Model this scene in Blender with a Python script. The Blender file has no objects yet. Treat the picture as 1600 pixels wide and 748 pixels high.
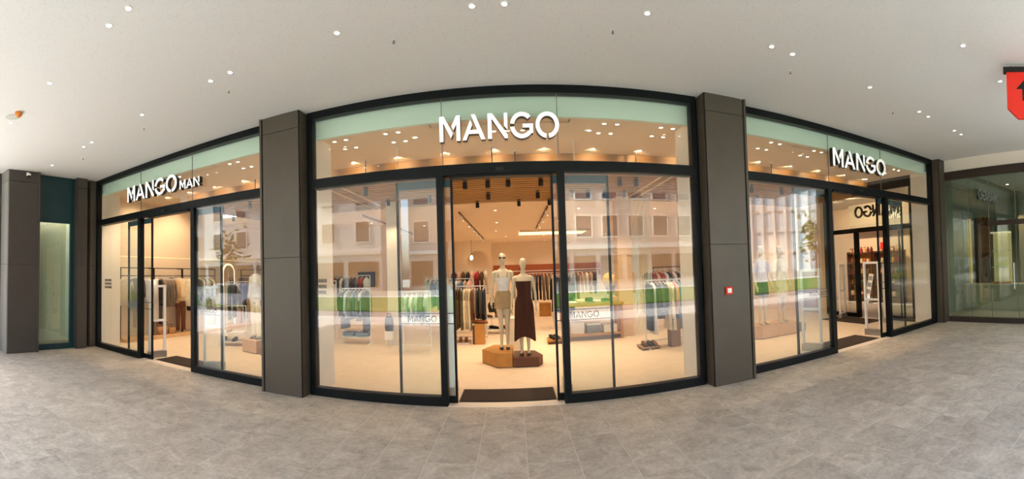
import bpy, bmesh, math, random
from mathutils import Vector, Matrix, noise
random.seed(7)
PI = math.pi
SC = bpy.context.scene
COL = SC.collection

# ------------------------------------------------------------------ camera
HC, D = 1.75, 5.3224          # eye height, distance of the lens from the shop front (front plane is y = 0)
HT = 4.21                     # arcade ceiling
F = 631.81                    # pixels per radian of the cylindrical panorama (1600 x 748)
ROLL, PITCH, YAW, V0 = .0313, .0255, .004, 407.48
cam = bpy.data.cameras.new('camera'); camo = bpy.data.objects.new('camera', cam); COL.objects.link(camo)
cam.type = 'PANO'; cam.panorama_type = 'CENTRAL_CYLINDRICAL'
cam.central_cylindrical_radius = 1.0
cam.central_cylindrical_range_u_min = -800 / F
cam.central_cylindrical_range_u_max = 800 / F
cam.central_cylindrical_range_v_min = -(748 - V0) / F
cam.central_cylindrical_range_v_max = V0 / F
cam.clip_start = .05; cam.clip_end = 500
_R = Matrix(((math.cos(ROLL), 0, math.sin(ROLL)), (0, 1, 0), (-math.sin(ROLL), 0, math.cos(ROLL))))
_P = Matrix(((1, 0, 0), (0, math.cos(PITCH), -math.sin(PITCH)), (0, math.sin(PITCH), math.cos(PITCH))))
_Y = Matrix(((math.cos(YAW), -math.sin(YAW), 0), (math.sin(YAW), math.cos(YAW), 0), (0, 0, 1)))
_M = _Y @ _P @ _R
_r, _f, _u = _M.col[0], _M.col[1], _M.col[2]
camo.matrix_world = Matrix(((_r.x, _u.x, -_f.x, 0), (_r.y, _u.y, -_f.y, -D), (_r.z, _u.z, -_f.z, HC), (0, 0, 0, 1)))
SC.camera = camo

# ------------------------------------------------------------------ world, sun, exposure
W = bpy.data.worlds.new('sky'); SC.world = W; W.use_nodes = True
nt = W.node_tree; bg = nt.nodes['Background']
sky = nt.nodes.new('ShaderNodeTexSky'); sky.sky_type = 'NISHITA'; sky.sun_disc = False
sky.sun_elevation = math.radians(53); sky.sun_rotation = math.radians(-77); sky.dust_density = 3.0; sky.air_density = 1.0
nt.links.new(sky.outputs[0], bg.inputs[0]); bg.inputs[1].default_value = 1.0
sun = bpy.data.lights.new('sun', 'SUN'); sun.energy = 15.0; sun.angle = .01; sun.color = (1, .98, .95)
suno = bpy.data.objects.new('sun', sun); COL.objects.link(suno)
suno.rotation_euler = Vector((.58, -.13, -.8)).to_track_quat('-Z', 'Y').to_euler()
vs = SC.view_settings
vs.view_transform = 'Standard'; vs.look = 'None'; vs.exposure = 0.0; vs.gamma = 1.0; vs.use_curve_mapping = False
SC.cycles.transparent_max_bounces = 32
SC.cycles.max_bounces = 9; SC.cycles.diffuse_bounces = 5; SC.cycles.glossy_bounces = 5
SC.cycles.sample_clamp_indirect = 6.0
SC.cycles.caustics_reflective = False; SC.cycles.caustics_refractive = False
WARM = (1.0, .73, .46)

# ------------------------------------------------------------------ materials
MATS = {}
def mat(name, col, rough=.6, metal=0.0, emit=0.0, emitcol=None, var=0.0, scale=8.0, bump=0.0, spec=.5, rnd=0.0, stretch=None):
    """principled material; var = noise variation of the colour, rnd = variation from object to object"""
    if name in MATS: return MATS[name]
    m = bpy.data.materials.new(name); m.use_nodes = True
    n = m.node_tree.nodes; l = m.node_tree.links; p = n['Principled BSDF']
    p.inputs['Roughness'].default_value = rough; p.inputs['Metallic'].default_value = metal
    p.inputs['Specular IOR Level'].default_value = spec
    p.inputs['Base Color'].default_value = (*col, 1)
    if emit:
        p.inputs['Emission Color'].default_value = (*(emitcol or col), 1); p.inputs['Emission Strength'].default_value = emit
    src = None
    if var or bump:
        tc = n.new('ShaderNodeTexCoord'); mp = n.new('ShaderNodeMapping'); l.new(tc.outputs['Object'], mp.inputs[0])
        if stretch: mp.inputs['Scale'].default_value = stretch
        nz = n.new('ShaderNodeTexNoise'); nz.inputs['Scale'].default_value = scale; nz.inputs['Detail'].default_value = 5
        l.new(mp.outputs[0], nz.inputs['Vector'])
        if var:
            cr = n.new('ShaderNodeValToRGB')
            cr.color_ramp.elements[0].position = .3; cr.color_ramp.elements[1].position = .7
            cr.color_ramp.elements[0].color = (*[max(0, c * (1 - var)) for c in col], 1)
            cr.color_ramp.elements[1].color = (*[min(1, c * (1 + var)) for c in col], 1)
            l.new(nz.outputs['Fac'], cr.inputs[0]); src = cr.outputs[0]
        if bump:
            b = n.new('ShaderNodeBump'); b.inputs['Strength'].default_value = bump; b.inputs['Distance'].default_value = .02
            l.new(nz.outputs['Fac'], b.inputs['Height']); l.new(b.outputs[0], p.inputs['Normal'])
    if rnd:
        oi = n.new('ShaderNodeObjectInfo'); hs = n.new('ShaderNodeHueSaturation'); mr = n.new('ShaderNodeMapRange')
        mr.inputs['To Min'].default_value = 1 - rnd; mr.inputs['To Max'].default_value = 1 + rnd
        l.new(oi.outputs['Random'], mr.inputs['Value']); l.new(mr.outputs[0], hs.inputs['Value'])
        if src: l.new(src, hs.inputs['Color'])
        else: hs.inputs['Color'].default_value = (*col, 1)
        src = hs.outputs[0]
    if src: l.new(src, p.inputs['Base Color'])
    MATS[name] = m; return m

def srgb(r, g, b):
    f = lambda c: (c / 255 / 12.92) if c / 255 <= .04045 else ((c / 255 + .055) / 1.055) ** 2.4
    return (f(r), f(g), f(b))

def glass(name, tint, base=.045):
    """clear pane: see-through with a mirror share that grows towards grazing angles, alike from both sides"""
    if name in MATS: return MATS[name]
    m = bpy.data.materials.new(name); m.use_nodes = True
    n = m.node_tree.nodes; l = m.node_tree.links; n.remove(n['Principled BSDF'])
    out = n['Material Output']; tr = n.new('ShaderNodeBsdfTransparent'); tr.inputs[0].default_value = (*tint, 1)
    gl = n.new('ShaderNodeBsdfGlossy'); gl.inputs['Roughness'].default_value = 0.0; gl.inputs[0].default_value = (1, 1, 1, 1)
    lw = n.new('ShaderNodeLayerWeight'); lw.inputs['Blend'].default_value = .5
    pw = n.new('ShaderNodeMath'); pw.operation = 'POWER'; pw.inputs[1].default_value = 4.5
    ma = n.new('ShaderNodeMath'); ma.operation = 'MULTIPLY_ADD'; ma.inputs[1].default_value = 1 - base; ma.inputs[2].default_value = base
    mx = n.new('ShaderNodeMixShader')
    l.new(lw.outputs['Facing'], pw.inputs[0]); l.new(pw.outputs[0], ma.inputs[0]); l.new(ma.outputs[0], mx.inputs[0])
    l.new(tr.outputs[0], mx.inputs[1]); l.new(gl.outputs[0], mx.inputs[2]); l.new(mx.outputs[0], out.inputs[0])
    MATS[name] = m; return m

def stone_mat():
    m = bpy.data.materials.new('stone_tile'); m.use_nodes = True
    n = m.node_tree.nodes; l = m.node_tree.links; p = n['Principled BSDF']
    tc = n.new('ShaderNodeTexCoord'); oi = n.new('ShaderNodeObjectInfo'); ad = n.new('ShaderNodeVectorMath'); ad.operation = 'MULTIPLY_ADD'
    cb = n.new('ShaderNodeCombineXYZ')
    for i in range(3): l.new(oi.outputs['Random'], cb.inputs[i])
    ad.inputs[1].default_value = (37, 61, 23); l.new(cb.outputs[0], ad.inputs[0]); l.new(tc.outputs['Object'], ad.inputs[2])
    n1 = n.new('ShaderNodeTexNoise'); n1.inputs['Scale'].default_value = 4.6; n1.inputs['Detail'].default_value = 10; n1.inputs['Roughness'].default_value = .68; n1.inputs['Distortion'].default_value = .6
    n2 = n.new('ShaderNodeTexNoise'); n2.inputs['Scale'].default_value = 26; n2.inputs['Detail'].default_value = 4
    l.new(ad.outputs[0], n1.inputs['Vector']); l.new(ad.outputs[0], n2.inputs['Vector'])
    cr = n.new('ShaderNodeValToRGB'); e = cr.color_ramp.elements
    e[0].position = .30; e[0].color = (*srgb(160, 149, 135), 1); e[1].position = .72; e[1].color = (*srgb(210, 200, 185), 1)
    k = e.new(.5); k.color = (*srgb(187, 176, 161), 1)
    l.new(n1.outputs['Fac'], cr.inputs[0])
    mx = n.new('ShaderNodeMixRGB'); mx.blend_type = 'SOFT_LIGHT'; mx.inputs[0].default_value = .6
    l.new(cr.outputs[0], mx.inputs[1]); l.new(n2.outputs['Fac'], mx.inputs[2])
    hs = n.new('ShaderNodeHueSaturation'); mr = n.new('ShaderNodeMapRange'); mr.inputs['To Min'].default_value = .93; mr.inputs['To Max'].default_value = 1.07
    l.new(oi.outputs['Random'], mr.inputs['Value']); l.new(mr.outputs[0], hs.inputs['Value']); l.new(mx.outputs[0], hs.inputs['Color'])
    l.new(hs.outputs[0], p.inputs['Base Color']); p.inputs['Roughness'].default_value = .42; p.inputs['Specular IOR Level'].default_value = .35
    return m

def perforated_mat():
    m = bpy.data.materials.new('perforated_plaster'); m.use_nodes = True
    n = m.node_tree.nodes; l = m.node_tree.links; p = n['Principled BSDF']
    tc = n.new('ShaderNodeTexCoord'); vo = n.new('ShaderNodeTexVoronoi'); vo.inputs['Scale'].default_value = 42; vo.inputs['Randomness'].default_value = .85
    l.new(tc.outputs['Object'], vo.inputs['Vector'])
    cr = n.new('ShaderNodeValToRGB'); e = cr.color_ramp.elements
    e[0].position = .12; e[0].color = (.48, .48, .48, 1); e[1].position = .22; e[1].color = (.745, .752, .75, 1)
    l.new(vo.outputs['Distance'], cr.inputs[0]); l.new(cr.outputs[0], p.inputs['Base Color']); p.inputs['Roughness'].default_value = .9
    return m

STONE, PERF = stone_mat(), perforated_mat()
GLASS = glass('shop_glass', (.965, .985, .975), .055)
GLASSG = glass('green_glass', (.80, .90, .87), .07)
BLACK = mat('anthracite_aluminium', srgb(8, 13, 15), .4, 0, spec=.22)
BRONZE = mat('brown_grey_cladding', srgb(84, 76, 66), .42, .25, var=.06, scale=3)
WHITEW = mat('white_plaster', srgb(238, 230, 218), .85, var=.02, scale=2)
CREAM = mat('cream_wall', srgb(236, 216, 190), .85, var=.02, scale=2)
PALEGREEN = mat('pale_green_fascia', srgb(222, 240, 224), .8)
SHOPFLOOR = mat('terrazzo_floor', srgb(226, 208, 186), .33, var=.05, scale=5, spec=.4)
WOOD = mat('oak_slat', srgb(152, 108, 48), .5, var=.16, scale=3, stretch=(.6, 14, 8), rnd=.10)
WOODBOX = mat('oak_veneer', srgb(172, 122, 56), .5, var=.12, scale=5, stretch=(1, 6, 1))
DARKWOOD = mat('dark_brown_stain', srgb(86, 46, 28), .5, var=.15, scale=5, stretch=(1, 1, 7))
BEIGEBOX = mat('beige_plinth', srgb(206, 172, 140), .7, var=.03)
WHITE = mat('white_lacquer', srgb(240, 238, 234), .4)
WIRE = mat('white_steel', srgb(232, 230, 226), .35, .1)
BMETAL = mat('black_steel', srgb(30, 28, 27), .45, .3)
MATM = mat('mat_fibre', srgb(48, 36, 28), .95, var=.3, scale=60, bump=.5)
MANN = mat('mannequin_cream', srgb(216, 202, 176), .4)
MANG = mat('mannequin_grey', srgb(150, 132, 116), .5)
LAMP = mat('lamp_glow', (1, .93, .82), .5, emit=14)
LAMPW = mat('warm_lamp_glow', (1, .84, .60), .5, emit=10)
LEDW = mat('warm_led', (1, .82, .52), .5, emit=.35)
SIGNW = mat('lit_white_letter', (1, 1, 1), .4, emit=.35)
SIGNB = mat('black_letter_side', srgb(22, 22, 24), .4)
TEAL = mat('dark_teal_panel', srgb(14, 50, 56), .35)
RED = mat('signal_red', srgb(238, 40, 16), .45)
GREY = mat('mid_grey', srgb(120, 118, 115), .6)
STEEL = mat('satin_steel', srgb(190, 190, 188), .3, .8)
MIRROR = mat('mirror', (.9, .9, .9), .03, 1.0)

# ------------------------------------------------------------------ mesh helpers
def rotz(v, a): return Vector((v[0] * math.cos(a) - v[1] * math.sin(a), v[0] * math.sin(a) + v[1] * math.cos(a), v[2]))
class MB:
    def __init__(s): s.bm = bmesh.new()
    def box(s, x0, x1, y0, y1, z0, z1, bevel=0):
        x0, x1 = min(x0, x1), max(x0, x1); y0, y1 = min(y0, y1), max(y0, y1); z0, z1 = min(z0, z1), max(z0, z1)
        v = [s.bm.verts.new(p) for p in ((x0, y0, z0), (x1, y0, z0), (x1, y1, z0), (x0, y1, z0), (x0, y0, z1), (x1, y0, z1), (x1, y1, z1), (x0, y1, z1))]
        fs = [s.bm.faces.new([v[i] for i in q]) for q in ((3, 2, 1, 0), (4, 5, 6, 7), (0, 1, 5, 4), (1, 2, 6, 5), (2, 3, 7, 6), (3, 0, 4, 7))]
        if bevel:
            es = list({e for f in fs for e in f.edges}); bmesh.ops.bevel(s.bm, geom=es, offset=bevel, segments=1, affect='EDGES')
        return s
    def tube(s, pts, rad, seg=8, cap=True, flat=None):
        """tapered tube through pts; rad is a number or one per point; flat squeezes the section (sx, sy)"""
        pts = [Vector(p) for p in pts]; n = len(pts)
        rs = rad if isinstance(rad, (list, tuple)) else [rad] * n
        rings = []; up0 = Vector((0, 1, 0))
        for i, p in enumerate(pts):
            t = (pts[min(i + 1, n - 1)] - pts[max(i - 1, 0)]).normalized()
            a = up0 if abs(t.dot(up0)) < .95 else Vector((1, 0, 0))
            b = t.cross(a).normalized(); c = b.cross(t).normalized(); r = rs[i]
            rx, ry = r if isinstance(r, (list, tuple)) else (r, r)
            rings.append([s.bm.verts.new(p + b * math.cos(2 * PI * k / seg) * rx + c * math.sin(2 * PI * k / seg) * ry) for k in range(seg)])
        s._skin(rings, cap); return s
    def _skin(s, rings, cap=True):
        for A, B in zip(rings, rings[1:]):
            k = len(A)
            for i in range(k): s.bm.faces.new((A[i], A[(i + 1) % k], B[(i + 1) % k], B[i]))
        if cap:
            s.bm.faces.new(list(reversed(rings[0]))); s.bm.faces.new(rings[-1])
    def loft(s, rows, seg=20, power=2.0, cap=True, ripple=0, nrip=9, ph=0.0):
        """rows of (z, cx, cy, rx, ry[, ripple factor]); superellipse sections"""
        rings = []
        for row in rows:
            z, cx, cy, rx, ry = row[:5]; rp = ripple * (row[5] if len(row) > 5 else 1)
            ring = []
            for k in range(seg):
                a = 2 * PI * k / seg; ca, sa = math.cos(a), math.sin(a)
                x = math.copysign(abs(ca) ** (2 / power), ca); y = math.copysign(abs(sa) ** (2 / power), sa)
                q = 1 + rp * math.sin(nrip * a + ph)
                ring.append(s.bm.verts.new((cx + rx * x * q, cy + ry * y * q, z)))
            rings.append(ring)
        s._skin(rings, cap); return s
    def cyl(s, x, y, z0, z1, r, seg=16, r2=None):
        s.loft([(z0, x, y, r, r), (z1, x, y, r2 or r, r2 or r)], seg); return s
    def prism(s, poly, d0, d1, plane='xz'):
        """extrude a 2-D outline between depths d0 and d1; plane names the outline's axes"""
        def P(a, b, d): return {'xz': (a, d, b), 'yz': (d, a, b), 'xy': (a, b, d)}[plane]
        A = [s.bm.verts.new(P(a, b, d0)) for a, b in poly]; B = [s.bm.verts.new(P(a, b, d1)) for a, b in poly]
        k = len(poly)
        for i in range(k): s.bm.faces.new((A[i], A[(i + 1) % k], B[(i + 1) % k], B[i]))
        s.bm.faces.new(list(reversed(A))); s.bm.faces.new(B); return s
    def frame(s, x0, x1, z0, z1, y0, y1, w):
        s.box(x0, x0 + w, y0, y1, z0, z1); s.box(x1 - w, x1, y0, y1, z0, z1)
        s.box(x0 + w, x1 - w, y0, y1, z0, z0 + w); s.box(x0 + w, x1 - w, y0, y1, z1 - w, z1); return s
    def mesh(s, name, m=None, smooth=False):
        bmesh.ops.recalc_face_normals(s.bm, faces=s.bm.faces)
        me = bpy.data.meshes.new(name); s.bm.to_mesh(me); s.bm.free()
        if m: me.materials.append(m)
        if smooth:
            me.polygons.foreach_set('use_smooth', [True] * len(me.polygons)); me.update()
        return me
    def build(s, name, m, parent=None, smooth=False, loc=None):
        return obj(name, s.mesh(name, m, smooth), parent, loc)

def obj(name, me, parent=None, loc=None):
    o = bpy.data.objects.new(name, me); COL.objects.link(o)
    if loc: o.location = loc
    if parent: o.parent = parent
    return o
def tag(o, label=None, cat=None, group=None, kind=None):
    if label: o['label'] = label
    if cat: o['category'] = cat
    if group: o['group'] = group
    if kind: o['kind'] = kind
    return o
def thing(name, label, cat, loc=(0, 0, 0), rz=0, group=None):
    o = bpy.data.objects.new(name, None); COL.objects.link(o); o.location = loc; o.rotation_euler = (0, 0, rz)
    o.empty_display_size = .1
    return tag(o, label, cat, group)
def struct(name, loc=(0, 0, 0)):
    o = bpy.data.objects.new(name, None); COL.objects.link(o); o.location = loc; o['kind'] = 'structure'; return o
def bx(*a, **k): return MB().box(*a, **k)
def sbox(name, m, *a): return tag(bx(*a).build(name, m), kind='structure')
def copy_tree(o, parent=None):
    c = o.copy(); COL.objects.link(c)
    if parent: c.parent = parent
    for ch in [x for x in bpy.data.objects if x.parent == o and x != c]: copy_tree(ch, c)
    return c
def spot(parent, loc, energy, angle=110, color=WARM, aim=(0, 0, -1), r=.05, blend=.6, data=None):
    if data is None:
        data = bpy.data.lights.new('lamp_light', 'SPOT'); data.energy = energy; data.color = color; data.spot_size = math.radians(angle)
        data.spot_blend = blend; data.shadow_soft_size = r
    o = bpy.data.objects.new('lamp_light', data); COL.objects.link(o); o.location = loc
    o.rotation_euler = Vector(aim).to_track_quat('-Z', 'Y').to_euler()
    if parent: o.parent = parent
    return o

ORD = ['first', 'second', 'third', 'fourth', 'fifth', 'sixth', 'seventh', 'eighth', 'ninth', 'tenth', 'eleventh', 'twelfth', 'thirteenth', 'fourteenth', 'fifteenth', 'sixteenth', 'seventeenth', 'eighteenth', 'nineteenth', 'twentieth', 'twenty-first', 'twenty-second', 'twenty-third', 'twenty-fourth']

# ================================================================== ARCADE SHELL
# floor: slab of grout with a running bond of stone tiles
fl = struct('floor')
bx(-9.4, 9.6, -7.4, 0.0, -.12, -.0008).build('grout', mat('pale_grout', srgb(226, 219, 208), .8), fl)
TW, TL = .467, .985
tile_me = bx(-TW / 2 + .0022, TW / 2 - .0022, -TL / 2 + .0022, TL / 2 - .0022, -.03, 0).mesh('tile', STONE)
rest = MB(); i0 = int(-9.2 / TW) - 1
for i in range(i0, 21):
    cx = .07 + (i + .5) * TW
    if cx - TW / 2 < -9.3 or cx + TW / 2 > 9.5: continue
    off = -.13 if i % 2 else -.62
    for j in range(-1, 8):
        cy = off - (j + .5) * TL
        y1, y0 = min(cy + TL / 2, -.0), cy - TL / 2
        if y1 - y0 < .05 or y0 < -7.8: continue
        if y1 < cy + TL / 2 - .001:
            if y1 - y0 > .06: bx(cx - TW / 2 + .0022, cx + TW / 2 - .0022, y0 + .0022, y1, -.03, 0).build('tile', STONE, fl)
        elif cy > -5.4: obj('tile', tile_me, fl, (cx, cy, 0))
        else: rest.box(cx - TW / 2 + .0022, cx + TW / 2 - .0022, y0 + .0022, y1 - .0022, -.03, 0)
tag(rest.build('tile_field', STONE, fl), kind='stuff')
# ceiling
sbox('ceiling', PERF, -9.4, 9.6, -7.4, .40, HT, HT + .25)

# ---------------------------------------------------------------- shop front: three bays
BAYS = [(-8.87, -3.66, -7.05, -5.39, -7.63, -4.77, -6.74, -5.55, -7.03, -5.42),
        (-2.93, 2.65, -.955, .66, -1.60, 1.33, -.80, .53, -.91, .64),
        (3.37, 9.05, 5.32, 7.06, 4.52, 7.81, 5.46, 6.86, 5.35, 6.93)]
ZT0, ZT1, ZTOP = 3.05, 3.19, 4.10
PALETEAL = mat('teal_tinted_rail', srgb(38, 66, 74), .3)
def strokes(kind):
    def arc(cx, cy, ro, ri, a0, a1, n=16):
        P = [(cx + .92 * ro * math.cos(math.radians(a0 + (a1 - a0) * k / n)), cy + ro * math.sin(math.radians(a0 + (a1 - a0) * k / n))) for k in range(n + 1)]
        Q = [(cx + (.92 * ro - ro + ri) * math.cos(math.radians(a0 + (a1 - a0) * k / n)), cy + ri * math.sin(math.radians(a0 + (a1 - a0) * k / n))) for k in range(n, -1, -1)]
        return [[P[k], P[k + 1], Q[n - k - 1], Q[n - k]] for k in range(n)]
    return {'M': [[(0, 0), (.16, 0), (.16, 1), (0, 1)], [(.04, 1), (.19, 1), (.56, .30), (.47, .12)],
                  [(.86, 1), (.70, 1), (.50, .60), (.58, .43)], [(.70, 0), (.86, 0), (.86, 1), (.70, 1)]],
            'A': [[(.36, 1), (.53, 1), (.93, 0), (.76, 0)], [(0, 0), (.16, 0), (.41, .60), (.33, .80)], [(.25, .24), (.70, .24), (.65, .39), (.31, .39)]],
            'N': [[(0, 0), (.16, 0), (.16, 1), (0, 1)], [(.03, 1), (.19, 1), (.80, .13), (.80, 0), (.68, 0)], [(.66, 1), (.80, 1), (.80, .32), (.66, .50)]],
            'G': arc(.45, .5, .52, .355, 42, 172) + arc(.45, .5, .52, .355, 188, 322) + [[(.48, .40), (.90, .40), (.90, .55), (.48, .55)], [(.75, .18), (.90, .18), (.90, .5), (.75, .5)]],
            'O': arc(.48, .5, .52, .355, -83, 263, 36),
            'H': [[(0, 0), (.16, 0), (.16, 1), (0, 1)], [(.62, 0), (.78, 0), (.78, 1), (.62, 1)], [(.1, .43), (.7, .43), (.7, .57), (.1, .57)]],
            'E': [[(0, 0), (.16, 0), (.16, 1), (0, 1)], [(.1, 0), (.6, 0), (.6, .15), (.1, .15)], [(.1, .43), (.55, .43), (.55, .57), (.1, .57)], [(.1, .85), (.6, .85), (.6, 1), (.1, 1)]]}[kind]
ADV = {'M': .945, 'A': 1.035, 'N': .93, 'G': 1.0, 'O': 1.0, 'H': .95, 'E': .75}
def letters(txt, parent, x0, z0, h, wid, y0, y1, mface, mside=None, face=.006, flip=1):
    """raised letters in the parent's x-z plane, front towards -y"""
    tot = sum(ADV[c] for c in txt[:-1]) + {'O': 1.0, 'N': .8, 'E': .6}.get(txt[-1], .9); sx = wid / tot; x = x0
    for c in txt:
        body = MB(); top = MB()
        for p in strokes(c):
            q = [(x + a * sx, z0 + b * h) for a, b in p]
            if mside: body.prism(q, y0 + face, y1); top.prism(q, y0, y0 + face)
            else: body.prism(q, y0, y1)
        b = body.build('letter', mside or mface, parent)
        if mside: top.build('letter_face', mface, b)
        x += ADV[c] * sx

wn = ('left', 'middle', 'right')
for bi, (xl, xr, ml, mr, ll, lr, jl, jr, s1, s2) in enumerate(BAYS):
    w = struct('window_%d' % (bi + 1))
    bx(xl, xr, -.04, .08, ZTOP, HT).build('top_rail', BLACK, w)
    bx(xl, xl + .09, -.04, .08, 0, ZTOP).build('jamb', BLACK, w); bx(xr - .09, xr, -.04, .08, 0, ZTOP).build('jamb', BLACK, w)
    bx(xl + .09, xr - .09, -.04, .14, ZT0, ZT1).build('transom', BLACK, w)
    for m_ in (ml, mr): bx(m_ - .045, m_ + .045, -.04, .08, 0, ZT0).build('mullion', BLACK, w)
    bx(xl + .09, ml - .045, -.04, .08, 0, .12).build('bottom_rail', BLACK, w); bx(mr + .045, xr - .09, -.04, .08, 0, .12).build('bottom_rail', BLACK, w)
    for a, b in ((xl + .09, s1 - .004), (s1 + .004, s2 - .004), (s2 + .004, xr - .09)): bx(a, b, .0, .012, ZT1, ZTOP).build('transom_pane', GLASS, w)
    for s_ in (s1, s2): bx(s_ - .004, s_ + .004, -.001, .013, ZT1, ZTOP).build('pane_joint', GREY, w)
    for a, b in ((xl + .09, ml - .045), (mr + .045, xr - .09)): bx(a, b, .0, .012, .12, ZT0).build('pane', GLASS, w)
    bx(jl - .02, jr + .02, -.02, .14, ZT0 - .035, ZT0).build('door_header', BLACK, w)
    bx((ml + mr) / 2 - .05, (ml + mr) / 2 + .05, -.06, -.04, ZT0 + .03, ZT0 + .07).build('door_sensor', BMETAL, w)
    bx(ml + .045, mr - .045, -.05, .12, .0, .006).build('threshold', mat('pale_threshold', srgb(222, 208, 190), .5), w)
    for k, (a, b) in enumerate(((ll, jl), (jr, lr))):
        d = struct('door_%d' % (bi * 2 + k + 1))
        bx(a, a + .03, .085, .125, .01, ZT0 - .02).build('stile', BLACK, d); bx(b - .03, b, .085, .125, .01, ZT0 - .02).build('stile', BLACK, d)
        bx(a + .03, b - .03, .085, .125, ZT0 - .13, ZT0 - .02).build('leaf_top_rail', PALETEAL, d)
        bx(a + .03, b - .03, .085, .125, .01, .10).build('leaf_bottom_rail', BLACK, d)
        pn = bx(a + .03, b - .03, .100, .110, .10, ZT0 - .13).build('leaf_pane', GLASS, d)
        ln = mat('grey_film', srgb(70, 72, 74), .6)
        for z in (1.06, 1.20): bx(a + .03, b - .03, .096, .0995, z, z + .012).build('film_stripe', ln, pn)
        letters('MANGO', pn, (-7.55, -5.31, -1.47, .73, 4.83, 7.15)[bi * 2 + k], 1.09, .085, .41, .096, .0995, ln)
    # lettering above the door
    if bi == 0:
        t = thing('shop_sign', 'white raised letter sign reading MANGO MAN over the left shop door', 'sign', (-7.41, -.095, 3.43), group='raised letter signs on the shop front')
        letters('MANGO', t, 0, 0, .335, 1.67, 0, .09, SIGNW, SIGNB); letters('MAN', t, 1.74, .0, .17, .53, 0, .09, SIGNW, SIGNB)
    else:
        x0, wd = ((-.925, 1.59), (5.38, 1.62))[bi - 1]
        t = thing('shop_sign', ('white raised letter sign reading MANGO over the central double doors', 'white raised letter sign reading MANGO over the right shop door')[bi - 1], 'sign', (x0, -.095, 3.485), group='raised letter signs on the shop front')
        letters('MANGO', t, 0, 0, .335, wd, 0, .09, SIGNW, SIGNB)
    if bi < 2:   # three short rows of small dark print on the inside of the glass
        t = thing('glass_print', ('three rows of tiny dark print on the pane beside the left corner', 'three rows of tiny dark print on the pane by the left pillar')[bi], 'print', ((-8.52, -2.80)[bi], .016, 1.45))
        for r_ in range(3):
            b = MB(); x = 0; rr = random.Random(bi * 3 + r_)
            while x < (.30, .125)[bi]:
                k_ = (.022, .012)[bi] * rr.uniform(.7, 1.2); b.box(x, x + k_, 0, .002, .20 - r_ * .085, .255 - r_ * .085); x += k_ * 1.6
            b.build('print_row', mat('dark_film', srgb(48, 46, 44), .6), t)

# ---------------------------------------------------------------- cladding pillars
SEAMS = (0.0, 2.03, 3.95, HT)
def pillar(x0, x1, label, fins):
    p = thing('pillar', label, 'pillar', ((x0 + x1) / 2, -.24, 0), group='clad pillars of the shop front'); p['kind'] = 'structure'
    h = (x1 - x0) / 2
    bx(-h + .01, h - .01, .012, .30, 0, HT).build('core', BMETAL, p)
    for a, b in zip(SEAMS, SEAMS[1:]):
        bx(-h + .02, h - .02, 0, .03, a + .004, b - .004).build('cladding_panel', BRONZE, p)
        for s in (-1, 1): bx(s * h, s * (h - .012), .03, .24, a + .004, b - .004).build('side_panel', BRONZE, p)
    for s in fins: bx(s * h, s * (h + .035), -.012, .05, 0, HT).build('edge_fin', BRONZE, p)
    return p
pillar(-3.63, -2.95, 'tall brown-grey clad pillar between the left and central shop bays', (-1,))
pillar(2.68, 3.35, 'tall brown-grey clad pillar with the red call point', (1,))
pillar(-9.25, -8.87, 'narrow clad corner pillar at the left end of the shop front', ())
pillar(9.06, 9.36, 'narrow clad corner pillar at the right end of the shop front', ())
# side wall on the left: column, pilaster, teal-framed showcase
p = thing('pillar', 'wide dark clad column at the left edge with a camera on top', 'pillar', (-8.95, -2.06, 0)); p['kind'] = 'structure'
bx(-.30, .19, -.37, .37, 0, HT).build('core', BMETAL, p)
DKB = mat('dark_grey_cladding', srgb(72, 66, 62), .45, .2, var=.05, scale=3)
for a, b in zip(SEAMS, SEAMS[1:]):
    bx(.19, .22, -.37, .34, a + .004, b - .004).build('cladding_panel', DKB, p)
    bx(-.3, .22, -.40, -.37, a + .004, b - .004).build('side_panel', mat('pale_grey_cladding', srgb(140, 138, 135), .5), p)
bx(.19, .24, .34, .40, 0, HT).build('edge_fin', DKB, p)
p = thing('pillar', 'slim dark pilaster between the teal showcase and the shop corner', 'pillar', (-8.95, -.49, 0)); p['kind'] = 'structure'
bx(-.25, .17, -.13, .13, 0, HT).build('core', BMETAL, p)
for a, b in zip(SEAMS, SEAMS[1:]): bx(.17, .20, -.13, .13, a + .004, b - .004).build('cladding_panel', DKB, p); bx(-.25, .2, -.15, -.13, a + .004, b - .004).build('side_panel', DKB, p)
w = struct('window_4')
bx(-9.0, -8.94, -1.66, -.62, 3.07, HT).build('teal_fascia', TEAL, w)
bx(-9.0, -8.93, -1.66, -1.62, 0, 3.07).build('jamb', TEAL, w); bx(-9.0, -8.93, -.74, -.62, 0, 3.07).build('jamb', TEAL, w)
bx(-9.0, -8.93, -1.62, -.74, 0, .13).build('bottom_rail', TEAL, w)
bx(-8.975, -8.963, -1.62, -.74, .13, 3.07).build('pane', GLASSG, w)
t = thing('showcase', 'pale lined showcase box behind the teal-framed pane', 'showcase', (-9.2, -1.18, 0))
bx(-.06, -.02, -.45, .46, 0, 3.5).build('back_panel', CREAM, t); bx(-.02, .18, -.47, -.45, 0, 3.5).build('side_panel', WHITEW, t); bx(-.02, .18, .46, .48, 0, 3.5).build('side_panel', WHITEW, t)
bx(-.02, .18, -.45, .46, 0, .17).build('plinth', BEIGEBOX, t); bx(-.02, .18, -.45, .46, 3.5, 3.54).build('lid', WHITEW, t)
bx(.06, .16, -.4, .42, 3.46, 3.49).build('added_light_panel', mat('showcase_glow', (1, .95, .82), .5, emit=34), t)  # glowing panel added out of view to brighten the showcase lining
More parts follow.
